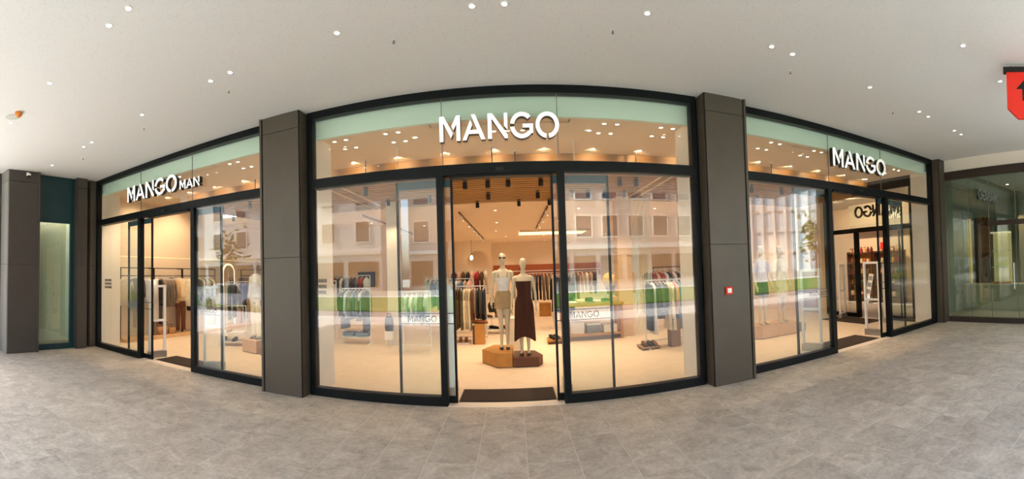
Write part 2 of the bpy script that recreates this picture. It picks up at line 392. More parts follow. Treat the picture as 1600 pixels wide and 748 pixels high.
sbox('wall_left', DKB, -9.5, -9.2, -3.2, -2.46, 0, HT); sbox('wall_unseen', WHITEW, -14, -9.5, -3.2, -3.0, 0, HT); sbox('wall_unseen', DKB, -9.6, -9.36, -3.0, .45, 0, HT + .2); sbox('wall_unseen', WHITEW, 9.12, 9.6, .02, .5, 3.9, HT + .2)  # last two boxes are added out of view to block sun and sky leaks
# side wall on the right: bulkhead over a glazed neighbour
sbox('wall_right', WHITEW, 9.37, 9.6, -4.5, .02, 3.90, HT)
w = struct('window_5')
DBR = mat('dark_bronze_bar', srgb(58, 48, 42), .45, .3)
bx(9.33, 9.45, -4.5, -.24, 3.70, 3.90).build('top_rail', DBR, w); bx(9.33, 9.45, -4.5, -.24, 0, .13).build('bottom_rail', DBR, w)
ys = [-.24, -.86, -1.43, -2.14, -2.9, -3.7, -4.5]
for k, (a, b) in enumerate(zip(ys, ys[1:])):
    if k in (2, 3):
        bx(9.40, 9.412, b + .005, a - .005, .13, 2.44).build('pane', GLASSG, w); bx(9.40, 9.412, b + .005, a - .005, 2.56, 3.70).build('pane', GLASSG, w)
    else: bx(9.40, 9.412, b + .005, a - .005, .13, 3.70).build('pane', GLASSG, w)
    if k: bx(9.398, 9.414, a - .005, a + .005, .13, 3.70).build('pane_joint', GREY, w)
bx(9.35, 9.45, -2.9, -1.43, 2.44, 2.56).build('door_header', DBR, w)
t = tag(MB().tube([(0, 0, .85), (0, 0, 1.5)], .015).tube([(0, 0, .9), (.05, 0, .9)], .008).tube([(0, 0, 1.45), (.05, 0, 1.45)], .008).build('door_handle', STEEL, w, loc=(9.35, -2.07, 0)))

# ================================================================== SHOP INTERIOR
sbox('floor', SHOPFLOOR, -9.4, 9.1, .0, 21, -.12, 0)
sbox('trim_1', PALEGREEN, -9.35, 9.12, .13, .19, 3.84, HT)
sbox('ceiling', CREAM, -9.4, 9.3, .19, 2.06, 3.9, 4.0)
wc = struct('ceiling'); XW = -7.7
bx(XW, 9.1, 2.09, 5.3, 3.63, 4.0).build('backing_board', mat('dark_backing', srgb(58, 34, 14), .8), wc)
bx(XW, 9.1, 2.06, 2.085, 3.57, 3.9).build('wood_fascia', WOOD, wc)
sl = bx(XW, 9.1, -.068, .068, 3.57, 3.62).mesh('slat', WOOD); y = 2.17
while y < 5.26: obj('slat', sl, wc, (0, y, 0)); y += .2
sbox('ceiling', CREAM, -9.4, XW - .01, 2.06, 5.3, 3.9, 4.0)
for x in (-3.7, -3.38, 2.97, 3.2): bx(x - .02, x + .02, 2.1, 5.28, 3.545, 3.569).build('ceiling_track', mat('pale_track', srgb(226, 200, 160), .5), wc)
sbox('ceiling', CREAM, -9.4, 9.3, 5.3, 21, 3.57, 3.8)
# white returns behind the pillars and in the corners
for k, (a, b) in enumerate(((-3.72, -2.86), (2.60, 3.44), (-9.35, -8.79), (8.95, 9.2))):
    t = bx(a, b, .09, (.64, .64, .66, .58)[k], 0, 3.9).build('column', WHITEW)
    tag(t, ('white boxed return behind the left pillar', 'white boxed return behind the right pillar', 'white wall return inside the left corner', 'white corner column inside the right end')[k], 'column', kind='structure')
# side wall with panelling and a lit ledge
sbox('wall_left', CREAM, -9.5, -9.3, .09, 21, 0, 3.9)
wl = struct('trim_2'); bx(-9.3, -9.22, .66, 9.0, 0, 2.32).build('lower_panel', CREAM, wl); bx(-9.29, -9.25, .7, 8.9, 2.32, 2.345).build('led_strip', LEDW, wl)
bx(-9.22, -8.86, .9, 9.0, 0, .10).build('floor_ledge', mat('pale_oak', srgb(214, 178, 136), .5, var=.1, scale=4), wl)
sbox('wall_back', CREAM, -9.4, 9.3, 20.6, 20.8, 0, 3.6)
sbox('wall_partition', CREAM, -9.3, -4.6, 9.0, 9.15, 0, 3.57)
# partition with an arched doorway, far left of the centre aisle
def arch_poly(c, hw, top, x0, x1, z1, n=14):
    spr = top - hw
    return [(x0, 0), (c - hw, 0), (c - hw, spr)] + [(c - hw * math.cos(PI * k / n), spr + hw * math.sin(PI * k / n)) for k in range(1, n)] + [(c + hw, spr), (c + hw, 0), (x1, 0), (x1, z1), (x0, z1)]
tag(MB().prism(arch_poly(-2.05, .62, 3.0, -6.4, -1.25, 3.57), 17.8, 18.0).build('wall_arch', CREAM), kind='structure')
bk = struct('trim_3'); bx(-1.3, 5.6, 20.45, 20.6, 1.35, 2.15).build('brown_band', mat('red_brown_panel', srgb(150, 78, 38), .6, var=.1), bk); bx(-1.3, 5.6, 20.35, 20.45, 1.72, 1.76).build('rail', WIRE, bk)
# right: inner wall with tall arch, glazed side entrance
tag(MB().prism(arch_poly(4.72, .56, 3.06, 3.92, 9.0, 3.9), 8.98, 9.12, 'yz').build('wall_right', CREAM), kind='structure')
sbox('wall_niche', mat('niche_tan', srgb(206, 170, 132), .85), 9.3, 9.4, 3.9, 6.0, 0, 3.6)
sbox('wall_partition', CREAM, 4.6, 9.0, 8.85, 9.0, 0, 3.57)
w = struct('window_6')
bx(8.95, 9.07, .58, 3.92, 3.62, 3.9).build('top_rail', BLACK, w); bx(8.95, 9.07, .58, 3.92, 2.50, 2.63).build('transom', BLACK, w)
bx(8.95, 9.07, 3.80, 3.92, 0, 3.62).build('jamb', BLACK, w); bx(8.95, 9.07, .58, .66, 0, 3.62).build('jamb', BLACK, w)
for a in (2.60, 1.50): bx(8.95, 9.07, a - .06, a + .06, 0, 2.5).build('mullion', BLACK, w)
bx(8.95, 9.07, 2.66, 3.80, 0, .12).build('bottom_rail', BLACK, w); bx(8.95, 9.07, .66, 1.44, 0, .12).build('bottom_rail', BLACK, w)
for a, b in ((.66, 1.9), (1.91, 3.8)): bx(9.0, 9.012, a, b, 2.63, 3.62).build('transom_pane', GLASS, w)
for a, b in ((.66, 1.44), (2.66, 3.8)): bx(9.0, 9.012, a, b, .12, 2.5).build('pane', GLASS, w)
bx(8.9, 8.94, .62, .98, .0, 2.45).build('leaf_pane', GLASS, w); bx(8.9, 8.94, .98, 1.01, 0, 2.45).build('leaf_stile', BLACK, w)
# its letter sign faces the passage, so from here it reads backwards
t = thing('shop_sign', 'black back side of the side entrance letter sign, reading backwards', 'sign', (9.014, .95, 2.93), PI / 2)
letters('MANGO', t, 0.1, 0, .335, 1.62, -.055, 0, SIGNW, SIGNB, .006)

# ---------------------------------------------------------------- passage and home shop beyond the side entrance
sbox('floor', mat('passage_floor', srgb(170, 158, 142), .5, var=.06), 9.1, 20, .5, 12, -.12, 0)
sbox('ceiling', WHITEW, 9.3, 20, .5, 12, 3.9, 4.0)
sbox('wall_back', CREAM, 12.9, 13.1, 2.0, 12, 0, 3.9)
sbox('wall_passage', mat('grey_green_wall', srgb(128, 140, 132), .8), 9.2, 20, .44, .5, 0, 3.9)

# ================================================================== LAMPS AND CEILING FITTINGS
ring_me = MB().loft([(0, 0, 0, .062, .062), (-.008, 0, 0, .062, .062), (-.008, 0, 0, .046, .046), (-.002, 0, 0, .044, .044)], 20).mesh('trim_ring', WHITE)
disc_me = MB().loft([(-.0035, 0, 0, .043, .043), (-.006, 0, 0, .043, .043)], 20).mesh('lamp_disc', LAMP)
discw_me = MB().loft([(-.0035, 0, 0, .043, .043), (-.006, 0, 0, .043, .043)], 20).mesh('lamp_disc', LAMPW)
def downlight(x, y, z, label, group, disc=disc_me, s=1.0, light=None, aim=(0, 0, -1)):
    t = thing('downlight', label, 'ceiling light', (x, y, z), group=group); t.scale = (s, s, 1)
    obj('trim_ring', ring_me, t); obj('lamp_disc', disc, t)
    if light: spot(t, (0, 0, -.02), 0, data=light, aim=aim)
    return t
out_light = bpy.data.lights.new('arcade_light', 'SPOT'); out_light.energy = 8; out_light.color = (1, .92, .8); out_light.spot_size = math.radians(100); out_light.spot_blend = .7; out_light.shadow_soft_size = .04
OUT = [(-2.94, -3.24), (-3.25, -3.25), (-4.61, -3.27), (-6.06, -3.3), (-3.38, -1.67), (-3.06, -1.67), (-1.66, -1.67), (-.31, -1.67), (-.01, -1.67), (1.35, -1.67), (2.83, -1.67), (3.14, -1.67), (-4.79, -1.67), (-6.3, -1.67), (-6.6, -1.67), (-8.03, -1.67), (4.35, -3.27), (5.49, -3.3), (4.58, -1.67), (5.9, -1.67), (6.2, -1.67), (7.2, -1.67), (7.5, -1.67)]
for k, (x, y) in enumerate(OUT):
    row = sorted(q[0] for q in OUT if (q[1] > -2.5) == (y > -2.5))
    downlight(x, y, HT, 'arcade ceiling downlight, %s from left in the row %s' % (ORD[row.index(x)], 'nearer the shop front' if y > -2.5 else 'farther from the shop front'), 'arcade ceiling downlights', s=.55, light=out_light)
spr = None
for k, (x, y) in enumerate([(-7.26, -1.32), (-5.2, -1.32), (-3.38, -1.32), (-1.17, -1.32), (1.09, -1.32), (3.39, -1.32), (5.61, -1.32)]):
    if spr is None:
        spr = thing('sprinkler', 'tiny metal sprinkler head under the arcade ceiling', 'sprinkler', (x, y, HT), group='arcade sprinklers')
        MB().cyl(0, 0, -.006, 0, .035, 12).build('rose', WHITE, spr); MB().cyl(0, 0, -.05, -.006, .009, 8).cyl(0, 0, -.055, -.05, .022, 10).build('head', GREY, spr)
        o = spr
    else: o = copy_tree(spr)
    o.location = (x, y, HT); o.scale = (.65,) * 3; o['label'] = 'tiny sprinkler head under the arcade ceiling, %s from the left' % ORD[k]
t = thing('smoke_detector', 'orange capped detector beside a grey disc on the arcade ceiling', 'smoke detector', (-5.69, -3.34, HT))
MB().loft([(0, .05, .02, .055, .055), (-.04, .05, .02, .055, .055), (-.07, .05, .02, .03, .03)], 18).build('orange_cap', mat('orange_cap', srgb(214, 128, 40), .5), t, True)
MB().cyl(-.14, -.02, -.012, 0, .10, 20).build('base_disc', mat('pale_disc', srgb(200, 202, 198), .6), t)
t = thing('security_camera', 'small white dome camera on top of the left column', 'camera', (-8.70, -1.98, 4.12))
bx(-.04, .0, -.03, .03, -.03, .05).build('bracket', WHITE, t); MB().loft([(.0, .05, 0, .05, .05), (-.04, .05, 0, .048, .048)], 16).build('housing', WHITE, t)
MB().loft([(-.04, .05, 0, .042, .042), (-.065, .05, 0, .034, .034), (-.08, .05, 0, .012, .012)], 16).build('dome', BMETAL, t, True)
# fire call point
t = thing('call_point', 'red fire alarm call point on the right pillar', 'fire alarm', (2.965, -.24, 1.355))
bx(-.055, .055, -.035, 0, -.055, .055, bevel=.006).build('box', RED, t); bx(-.032, .032, -.039, -.035, -.03, .035).build('press_plate', WHITE, t)
# hanging red arrow sign
t = thing('arrow_sign', 'red hanging sign with a black upward arrow under the ceiling', 'sign', (5.155, -3.79, 3.50), math.radians(-68))
poly = [(-.26, .14), (-.26, .60), (.30, .60), (.30, .14), (.16, 0), (-.12, 0)]
MB().prism(poly, -.03, .03).build('panel', RED, t)
MB().prism([(-.30, .60), (.34, .60), (.34, .67), (-.30, .67)], -.035, .035).build('hanger_bar', BMETAL, t)
MB().prism([(-.06, .23), (.06, .23), (.06, .38), (.14, .38), (0, .53), (-.14, .38), (-.06, .38)], -.034, -.03).build('arrow', BMETAL, t)
for sx in (-.2, .24): MB().tube([(sx, 0, .67), (sx, 0, HT - 3.52)], .006).build('rod', BMETAL, t)

# interior lamps
in_light = bpy.data.lights.new('cluster_light', 'SPOT'); in_light.energy = 165; in_light.color = WARM; in_light.spot_size = math.radians(125); in_light.spot_blend = .7; in_light.shadow_soft_size = .06
k = 0
for ci, cx in enumerate((-8.0, -6.4, -4.8, -2.62, -1.76, 1.5, 2.40, 4.5, 5.55, 7.0, 8.2)):
    for dx, dy in ((-.1, .49), (.1, .49), (-.1, .91), (.1, .91)):
        downlight(cx + dx, dy, 3.9, '%s %s lamp of the %s cluster of four from the left behind the front glass' % ('front' if dy < .6 else 'rear', 'left' if dx < 0 else 'right', ORD[ci]), 'downlight clusters behind the shop front', discw_me, .66, in_light if dx < 0 and dy < .5 and ci in (0, 1, 2, 4, 5, 7, 8, 9) else None)
for k, x in enumerate((-1.48, -.24, -.05, .2, 1.23)): downlight(x, .80, 3.9, 'single downlight behind the central MANGO letters, %s from the left' % ORD[k], 'downlight clusters behind the shop front', discw_me, .66)
wash = bpy.data.lights.new('wash_light', 'SPOT'); wash.energy = 13; wash.color = (1, .70, .38); wash.spot_size = math.radians(120); wash.spot_blend = .5; wash.shadow_soft_size = .02
for i in range(20):
    x = -8.2 + .88 * i; downlight(x, 1.72, 3.9, 'tiny downlight washing the wooden fascia, %s from the left' % ORD[i], 'fascia wash lights', discw_me, .35, wash, (0, 1, -.45))
back_light = bpy.data.lights.new('aisle_light', 'SPOT'); back_light.energy = 200; back_light.color = WARM; back_light.spot_size = math.radians(130); back_light.spot_blend = .7; back_light.shadow_soft_size = .06
for ri, y in enumerate((6.6, 9.6, 12.6, 15.6, 19.2)):
    ci = 0
    for x in (-7.2, -3.4, -.6, 1.9, 4.6, 7.6):
        if y > 9 and abs(x) > 7: continue
        ci += 1; downlight(x + .3 * math.sin(y * 3 + x), y, 3.57, 'aisle ceiling downlight, %s from left in the %s row back' % (ORD[ci - 1], ORD[ri]), 'aisle downlights', discw_me, .8, back_light)
for k, (x, y) in enumerate(((-8.2, 1.4), (-8.2, 2.9))): downlight(x, y, 3.9, '%s added lamp from the corner, brightening the left clothes wall' % ORD[k], 'lamps added to brighten the left wall', discw_me, .8, in_light, (-.9, 0, -1.6))  # two extra lamps added to brighten the left wall and its shirts
# black cylinder spotlights under the slatted wood
SP = [(-.91, 2.56), (-.46, 2.56), (-.06, 2.54), (.58, 2.54), (-.53, 3.85), (.6, 3.87), (-.88, 4.95), (.18, 4.93), (.95, 4.88), (-2.97, 2.52), (-2.91, 3.87), (-1.9, 3.9), (2.17, 2.53), (2.51, 2.5), (1.38, 3.85), (1.77, 3.86), (2.16, 3.85), (2.62, 3.83), (5.33, 2.56), (6.19, 2.5), (6.3, 3.72), (-6.75, 2.4), (-5.9, 2.42), (-4.3, 2.55), (-5.2, 3.85), (7.4, 2.55), (4.2, 3.85), (-7.6, 3.85)]
sp_light = bpy.data.lights.new('spot_light', 'SPOT'); sp_light.energy = 75; sp_light.color = WARM; sp_light.spot_size = math.radians(95); sp_light.spot_blend = .7; sp_light.shadow_soft_size = .04
sp = None
for x, y in SP:
    if sp is None:
        sp = thing('spotlight', 'black cylinder spotlight under the slatted wooden ceiling', 'spotlight', (0, 0, 0), group='spotlights under the wooden ceiling')
        MB().cyl(0, 0, -.012, 0, .05, 14).build('base_plate', BMETAL, sp); MB().tube([(0, 0, -.01), (0, 0, -.05)], .012).build('stem', BMETAL, sp)
        MB().loft([(-.04, 0, 0, .045, .045), (-.17, 0, .0, .047, .047), (-.17, 0, 0, .040, .040), (-.15, 0, 0, .036, .036)], 16).build('barrel', BMETAL, sp)
        MB().cyl(0, 0, -.152, -.149, .035, 14).build('lens', LAMPW, sp)
        spot(sp, (0, 0, -.18), 0, data=sp_light); o = sp
    else: o = copy_tree(sp)
    o.location = (x, y, 3.57); o.rotation_euler = (0, 0, random.uniform(-.3, .3))
    rw = [2.0, 3.2, 4.4, 9]; ri = next(i for i in range(3) if rw[i] <= y < rw[i + 1]); xs = sorted(q[0] for q in SP if rw[ri] <= q[1] < rw[ri + 1])
    o['label'] = 'black cylinder spotlight under the wood slats, %s from left in the %s row' % (ORD[xs.index(x)], ('front', 'middle', 'rear')[ri])
# slim rods hanging from the higher ceiling
for k, (x, y, l_) in enumerate(((-5.2, 1.7, .3), (-2.65, 1.69, .34), (-1.89, 1.19, .46), (-.32, 1.6, .3), (.08, 1.84, .22), (1.06, 1.33, .44), (2.3, 1.83, .2), (5.3, 1.7, .3))):
    t = thing('ceiling_rod', 'slim rod hanging before the wooden fascia, %s from the left' % ORD[k], 'rod', (x, y, 3.9), group='rods hanging behind the front glass')
    MB().tube([(0, 0, -.02), (0, 0, -l_)], .006 if l_ > .4 else .010).build('shaft', WHITE if l_ > .4 else BMETAL, t); MB().cyl(0, 0, -.02, 0, .03, 10).build('rose', WHITE, t)
for x0, x1, lab in ((-1.16, .88, 'long slot air vent in the ceiling above the central doors'), (4.9, 6.3, 'long slot air vent in the ceiling above the right door'), (-6.6, -5.2, 'long slot air vent in the ceiling above the left door')):
    t = thing('air_vent', lab, 'air vent', (x0, .5, 3.9)); L = x1 - x0
    MB().frame(0, L, 0, .34, 0, .008, .025).build('vent_frame', GREY, t)
    t.rotation_euler = (PI / 2, 0, 0); bx(.03, L - .03, .002, .006, .03, .31).build('grille', mat('pale_vent', srgb(206, 206, 196), .7), t)
# emergency light, cove, tracks further in
t = thing('emergency_light', 'bright slim emergency light under the wood just inside the doorway', 'light', (-.18, 2.2, 3.50))
bx(-.17, .17, -.03, .03, 0, .05).build('case', WHITE, t); bx(-.15, .15, -.034, -.03, .004, .046).build('diffuser', mat('cool_glow', (1, .95, .88), .5, emit=5), t)
t = thing('light_cove', 'long glowing recessed light cove in the far shop ceiling', 'light cove', (.3, 12.6, 3.57))
bx(0, 3.2, 0, .06, -.10, 0).build('lip', CREAM, t); bx(0, 3.2, 2.6, 2.66, -.02, 0).build('lip', CREAM, t); bx(0, 3.2, .1, 2.5, -.012, -.004).build('glow_panel', mat('cove_glow', (1, .86, .50), .5, emit=1.5), t)
for x, y0, y1, lab in ((-1.58, 6.6, 16.5, 'black lighting track with small spots left of the aisle'), (1.0, 6.0, 12.0, 'black lighting track with small spots right of the aisle'), (-4.4, 6, 12, 'black lighting track over the left racks')):
    t = thing('lighting_track', lab, 'lighting track', (x, y0, 3.57)); bx(-.02, .02, 0, y1 - y0, -.05, 0).build('rail', mat('brown_track', srgb(120, 84, 56), .6), t)
    y = .6
    while y < y1 - y0:
        h = MB().tube([(0, y, -.05), (0, y, -.09), (.05, y + .03, -.19)], [.012, .03, .034], 10).build('spot_head', WHITE, t); MB().tube([(.05, y + .03, -.19), (.052, y + .031, -.193)], .028, 10).build('lens', LAMPW, h); y += 1.7

# ================================================================== MANNEQUINS
def limb(mb, pts, rad, seg=14): mb.tube(pts, rad, seg)
def mannequin_mesh(name, m, arms, legs, face=True):
    b = MB()
    b.loft([(.83, 0, 0, .135, .085), (.88, 0, 0, .165, .105), (.95, 0, .0, .172, .112), (1.03, 0, 0, .155, .10), (1.13, 0, -.005, .118, .082), (1.22, 0, -.005, .122, .088), (1.31, 0, -.012, .145, .108), (1.38, 0, -.01, .155, .105), (1.45, 0, 0, .172, .085), (1.495, 0, .005, .165, .07), (1.525, 0, .01, .10, .055), (1.555, 0, .01, .056, .05), (1.63, 0, .0, .046, .047), (1.68, 0, 0, .044, .045)], 24)
    b.loft([(1.622, 0, -.03, .020, .028), (1.636, 0, -.025, .040, .055), (1.67, 0, -.015, .056, .074), (1.72, 0, -.008, .067, .087), (1.77, 0, 0, .071, .092), (1.81, 0, .004, .064, .084), (1.838, 0, .006, .042, .058), (1.85, 0, .006, .012, .016)], 22)
    if face:
        b.tube([(0, -.088, 1.755), (0, -.106, 1.715), (0, -.090, 1.708)], [.008, .012, .006], 8)
        b.tube([(-.02, -.078, 1.672), (0, -.086, 1.674), (.02, -.078, 1.672)], [.004, .008, .004], 8)
        for s in (-1, 1): b.tube([(s * .070, .006, 1.755), (s * .076, .012, 1.735), (s * .068, .006, 1.712)], [.008, .012, .006], 8)
    for s, (hip, knee, ank, toe) in zip((-1, 1), legs):
        k2 = Vector(knee); a2 = Vector(ank); h2 = Vector(hip)
        limb(b, [h2, h2.lerp(k2, .35), h2.lerp(k2, .75), k2, k2.lerp(a2, .28) + Vector((0, .012, 0)), k2.lerp(a2, .65), a2, a2 + Vector((0, 0, -.05))], [.088, .076, .057, .047, .050, .038, .029, .028])
        t2 = Vector(toe); b.tube([a2 + Vector((0, .035, -.05)), a2 + Vector((0, .0, -.055)), a2.lerp(t2, .6) + Vector((0, 0, -.012)), t2, t2 + Vector((0, -.02, 0))], [.022, .032, .034, .026, .012], 12)
    fing = MB()
    for s, (sh, el, wr, tip) in zip((-1, 1), arms):
        S, E, Wr, T = map(Vector, (sh, el, wr, tip))
        limb(b, [S + Vector((-s * .05, 0, .02)), S, S.lerp(E, .3), S.lerp(E, .7), E, E.lerp(Wr, .3), E.lerp(Wr, .75), Wr], [.05, .048, .041, .034, .031, .031, .024, .020])
        d = (T - Wr).normalized(); side = Vector((0, 1, 0)); side = (side - d * side.dot(d)).normalized(); nrm = d.cross(side)
        pl = .085
        b.tube([Wr, Wr + d * .03, Wr + d * pl], [.02, (.020, .033), (.016, .040)] if False else [.020, .028, .030], 10)
        for q, ln in zip((-1.35, -.45, .45, 1.35), (.060, .074, .078, .066)):
            r0 = Wr + d * (pl - .012) + side * q * .017
            fing.tube([r0, r0 + d * ln * .5 + nrm * .002 * s, r0 + d * ln * .8 + nrm * .010 * -s, r0 + d * ln + nrm * .020 * -s], [.0088, .0085, .0075, .005], 6)
        r0 = Wr + d * .03 - side * .022; fing.tube([r0, r0 + d * .03 - side * .022, r0 + d * .062 - side * .026], [.011, .010, .006], 6)
    tmp = obj('tmp', b.mesh('tmp', None))
    rm = tmp.modifiers.new('r', 'REMESH'); rm.mode = 'VOXEL'; rm.voxel_size = .011; rm.use_smooth_shade = True
    sm = tmp.modifiers.new('s', 'SMOOTH'); sm.factor = .5; sm.iterations = 6
    dg = bpy.context.evaluated_depsgraph_get(); me = bpy.data.meshes.new_from_object(tmp.evaluated_get(dg))
    bpy.data.objects.remove(tmp)
    bm = bmesh.new(); bm.from_mesh(me); fm = fing.mesh('f'); bm.from_mesh(fm); bm.to_mesh(me); bm.free()
    me.name = name; me.materials.clear(); me.materials.append(m); me.polygons.foreach_set('use_smooth', [True] * len(me.polygons)); return me
def pose(arm_out=.05, arm_fwd=0, stance=.085, bend=.02):
    arms = [((s * .185, 0, 1.455), (s * (.215 + arm_out * .6), .02, 1.17), (s * (.225 + arm_out), -.03 - arm_fwd, .93), (s * (.225 + arm_out), -.06 - arm_fwd, .80)) for s in (-1, 1)]
    legs = [((s * .088, 0, .87), (s * stance, -bend, .47), (s * stance, .015, .095), (s * (stance + .012), -.13, .020)) for s in (-1, 1)]
    return arms, legs
mA = mannequin_mesh('mannequin_body', MANN, *pose(.025, .0, .062))
mB_ = mannequin_mesh('mannequin_body', MANN, *pose(.03, .02, .07, .01))
mG = mannequin_mesh('mannequin_body', MANN, *pose(.04, .05, .09))
CLOTH = {}
def cloth(name, rgb, var=.08, rough=.9):
    return mat('cloth_' + name, srgb(*rgb), rough, var=var, scale=14, bump=.15)
def mannequin(me, loc, rz, label, s=1.0):
    t = thing('mannequin', label, 'mannequin', loc, rz, 'display mannequins'); t.scale = (s * .93, s * .93, s); obj('body', me, t); return t
def shoes(t, me_stance, m):
    for s in (-1, 1):
        MB().tube([(s * me_stance, .05, .03), (s * me_stance, .0, .032), (s * (me_stance + .008), -.07, .026), (s * (me_stance + .012), -.145, .020)], [.024, .037, .039, .022], 10).box(s * me_stance - .03, s * me_stance + .034, -.15, .055, 0, .012).build('shoe', m, t, True)
# first figure: white camisole, khaki wrap skirt, sunglasses
t = mannequin(mA, (-.22, 2.52, .262), 0, 'mannequin in white camisole, khaki skirt and sunglasses on the oak plinth')
WT = cloth('white', (238, 236, 238)); KH = cloth('khaki', (168, 146, 112)); BR = cloth('chocolate', (58, 25, 14))
MB().loft([(1.09, 0, -.004, .138, .098), (1.13, 0, -.005, .128, .092), (1.22, 0, -.005, .131, .097), (1.31, 0, -.012, .154, .118), (1.375, 0, -.010, .163, .114)], 28, cap=False, ripple=.008, nrip=11).build('camisole', WT, t, True)
for s in (-1, 1): MB().tube([(s * .085, -.108, 1.37), (s * .095, -.082, 1.45), (s * .10, -.02, 1.512), (s * .10, .05, 1.49), (s * .095, .085, 1.38)], .0055, 6).build('shoulder_strap', BMETAL, t)
sk = MB().loft([(.78, 0, -.006, .200, .145), (.86, 0, -.004, .198, .140), (.95, 0, -.002, .186, .126), (1.04, 0, 0, .166, .111), (1.10, 0, -.003, .140, .100), (1.115, 0, -.003, .136, .097)], 32, cap=False, ripple=.012, nrip=7).build('skirt', KH, t, True)
MB().prism([(-.10, 1.095), (.135, 1.095), (.20, .80), (.02, .80)], -.152, -.146).build('wrap_panel', KH, sk); MB().cyl(.03, -.118, 1.06, 1.08, .012, 10).build('button', STEEL, sk)
sg = MB().tube([(-.074, .0, 1.755), (-.077, -.06, 1.756), (-.068, -.104, 1.757), (0, -.112, 1.759), (.068, -.104, 1.757), (.077, -.06, 1.756), (.074, 0, 1.755)], .004, 6).build('sunglasses', BMETAL, t)
for s in (-1, 1): MB().prism([(s * .012, 1.765), (s * .066, 1.768), (s * .064, 1.738), (s * .04, 1.728), (s * .016, 1.738)], -.110, -.098).build('lens', mat('dark_lens', (.012, .01, .01), .1), sg)
shoes(t, .062, mat('dark_sandal', srgb(54, 40, 32), .6))
# second figure: strapless chocolate dress with handkerchief hem
t = mannequin(mB_, (.17, 2.33, .175), math.radians(-4), 'mannequin in strapless chocolate brown midi dress on the low dark plinth', .985)
rows = [(1.395, 0, -.010, .163, .112, .1), (1.31, 0, -.012, .157, .120, .2), (1.22, 0, -.005, .134, .100, .2), (1.13, 0, -.005, .136, .098, .3), (1.02, 0, 0, .174, .116, .5), (.92, 0, 0, .190, .128, .8), (.75, 0, 0, .196, .134, 1), (.58, 0, 0, .202, .140, 1.2), (.45, 0, 0, .206, .146, 1.4)]
b = MB(); b.loft(rows, 56, cap=False, ripple=.045, nrip=13)
vs_ = sorted(b.bm.verts, key=lambda v: v.co.z)[:56]
ring = [b.bm.verts.new((v.co.x * 1.03, v.co.y * 1.03, .36 + .0 - .10 * min(1, abs(v.co.x) / .19) ** 2)) for v in sorted(vs_, key=lambda v: math.atan2(v.co.y, v.co.x))]
old = sorted(vs_, key=lambda v: math.atan2(v.co.y, v.co.x))
for i in range(56): b.bm.faces.new((old[i], old[(i + 1) % 56], ring[(i + 1) % 56], ring[i]))
dr = b.build('dress', BR, t, True)
MB().loft([(1.385, 0, -.010, .166, .116), (1.405, 0, -.010, .165, .113)], 28, cap=False).build('neckline_band', BR, dr, True)
shoes(t, .07, mat('dark_sandal', srgb(54, 40, 32), .6))
# pair in the right window
t = mannequin(mG, (5.42, 2.42, .285), math.radians(10), 'mannequin in lilac shirt and dark shorts, nearer the pillar in the right window')
TOPL = cloth('pale_lilac', (214, 206, 222)); DKS = cloth('dark_green', (52, 58, 46)); CRM = cloth('cream', (240, 228, 200)); OFFW = cloth('off_white', (232, 228, 216))
MB().loft([(1.0, 0, 0, .182, .13), (1.13, 0, -.005, .155, .115), (1.31, 0, -.012, .165, .125), (1.45, 0, 0, .190, .10), (1.52, 0, .005, .115, .072)], 28, cap=False, ripple=.012).build('shirt', TOPL, t, True)
for s in (-1, 1): MB().tube([(s * .15, 0, 1.47), (s * .20, .005, 1.40), (s * .232, .015, 1.22)], [.066, .066, .062], 14, cap=False).build('sleeve', TOPL, t, True)
MB().loft([(.70, 0, 0, .20, .14), (.86, 0, 0, .195, .135), (.98, 0, 0, .178, .122), (1.08, 0, 0, .15, .105)], 28, cap=False, ripple=.01).build('shorts', DKS, t, True)
t = mannequin(mG, (5.98, 2.42, .285), math.radians(14), 'mannequin in a knee-length cream coat dress, farther from the pillar in the right window')
MB().loft([(.62, 0, 0, .225, .165), (.80, 0, 0, .21, .15), (1.0, 0, 0, .182, .13), (1.13, 0, -.005, .155, .115), (1.31, 0, -.012, .165, .125), (1.45, 0, 0, .192, .10), (1.53, 0, .005, .10, .07)], 28, cap=False, ripple=.02, nrip=8).build('coat_dress', CRM, t, True)
for s in (-1, 1): MB().tube([(s * .15, 0, 1.47), (s * .20, .005, 1.40), (s * .24, .02, 1.17), (s * .262, -.03, 1.0)], [.066, .066, .056, .045], 14, cap=False).build('sleeve', CRM, t, True)
# figure in the left window
mL = mannequin_mesh('mannequin_body', MANG, *pose(.04, .03, .09))
t = mannequin(mL, (-5.72, 2.42, .29), math.radians(-12), 'dark-headed mannequin in an off-white shirt and pale trousers in the left window')
MB().loft([(.93, 0, 0, .185, .135), (1.13, 0, -.005, .165, .12), (1.31, 0, -.012, .172, .128), (1.45, 0, 0, .196, .104), (1.53, 0, .005, .10, .07)], 28, cap=False, ripple=.016).build('shirt', OFFW, t, True)
for s in (-1, 1): MB().tube([(s * .15, 0, 1.47), (s * .20, .005, 1.40), (s * .24, .02, 1.17), (s * .266, -.03, .96)], [.07, .07, .06, .05], 14, cap=False).build('sleeve', OFFW, t, True)
MB().loft([(.86, 0, 0, .185, .125), (.98, 0, 0, .175, .12), (1.06, 0, 0, .155, .108)], 24, cap=False).build('waistband', CRM, t, True)
for s in (-1, 1): MB().tube([(s * .09, 0, .92), (s * .092, -.02, .5), (s * .094, .01, .08)], [.105, .088, .078], 16, cap=False).build('trouser_leg', CRM, t, True)
shoes(t, .09, mat('dark_sandal', srgb(54, 40, 32), .6))

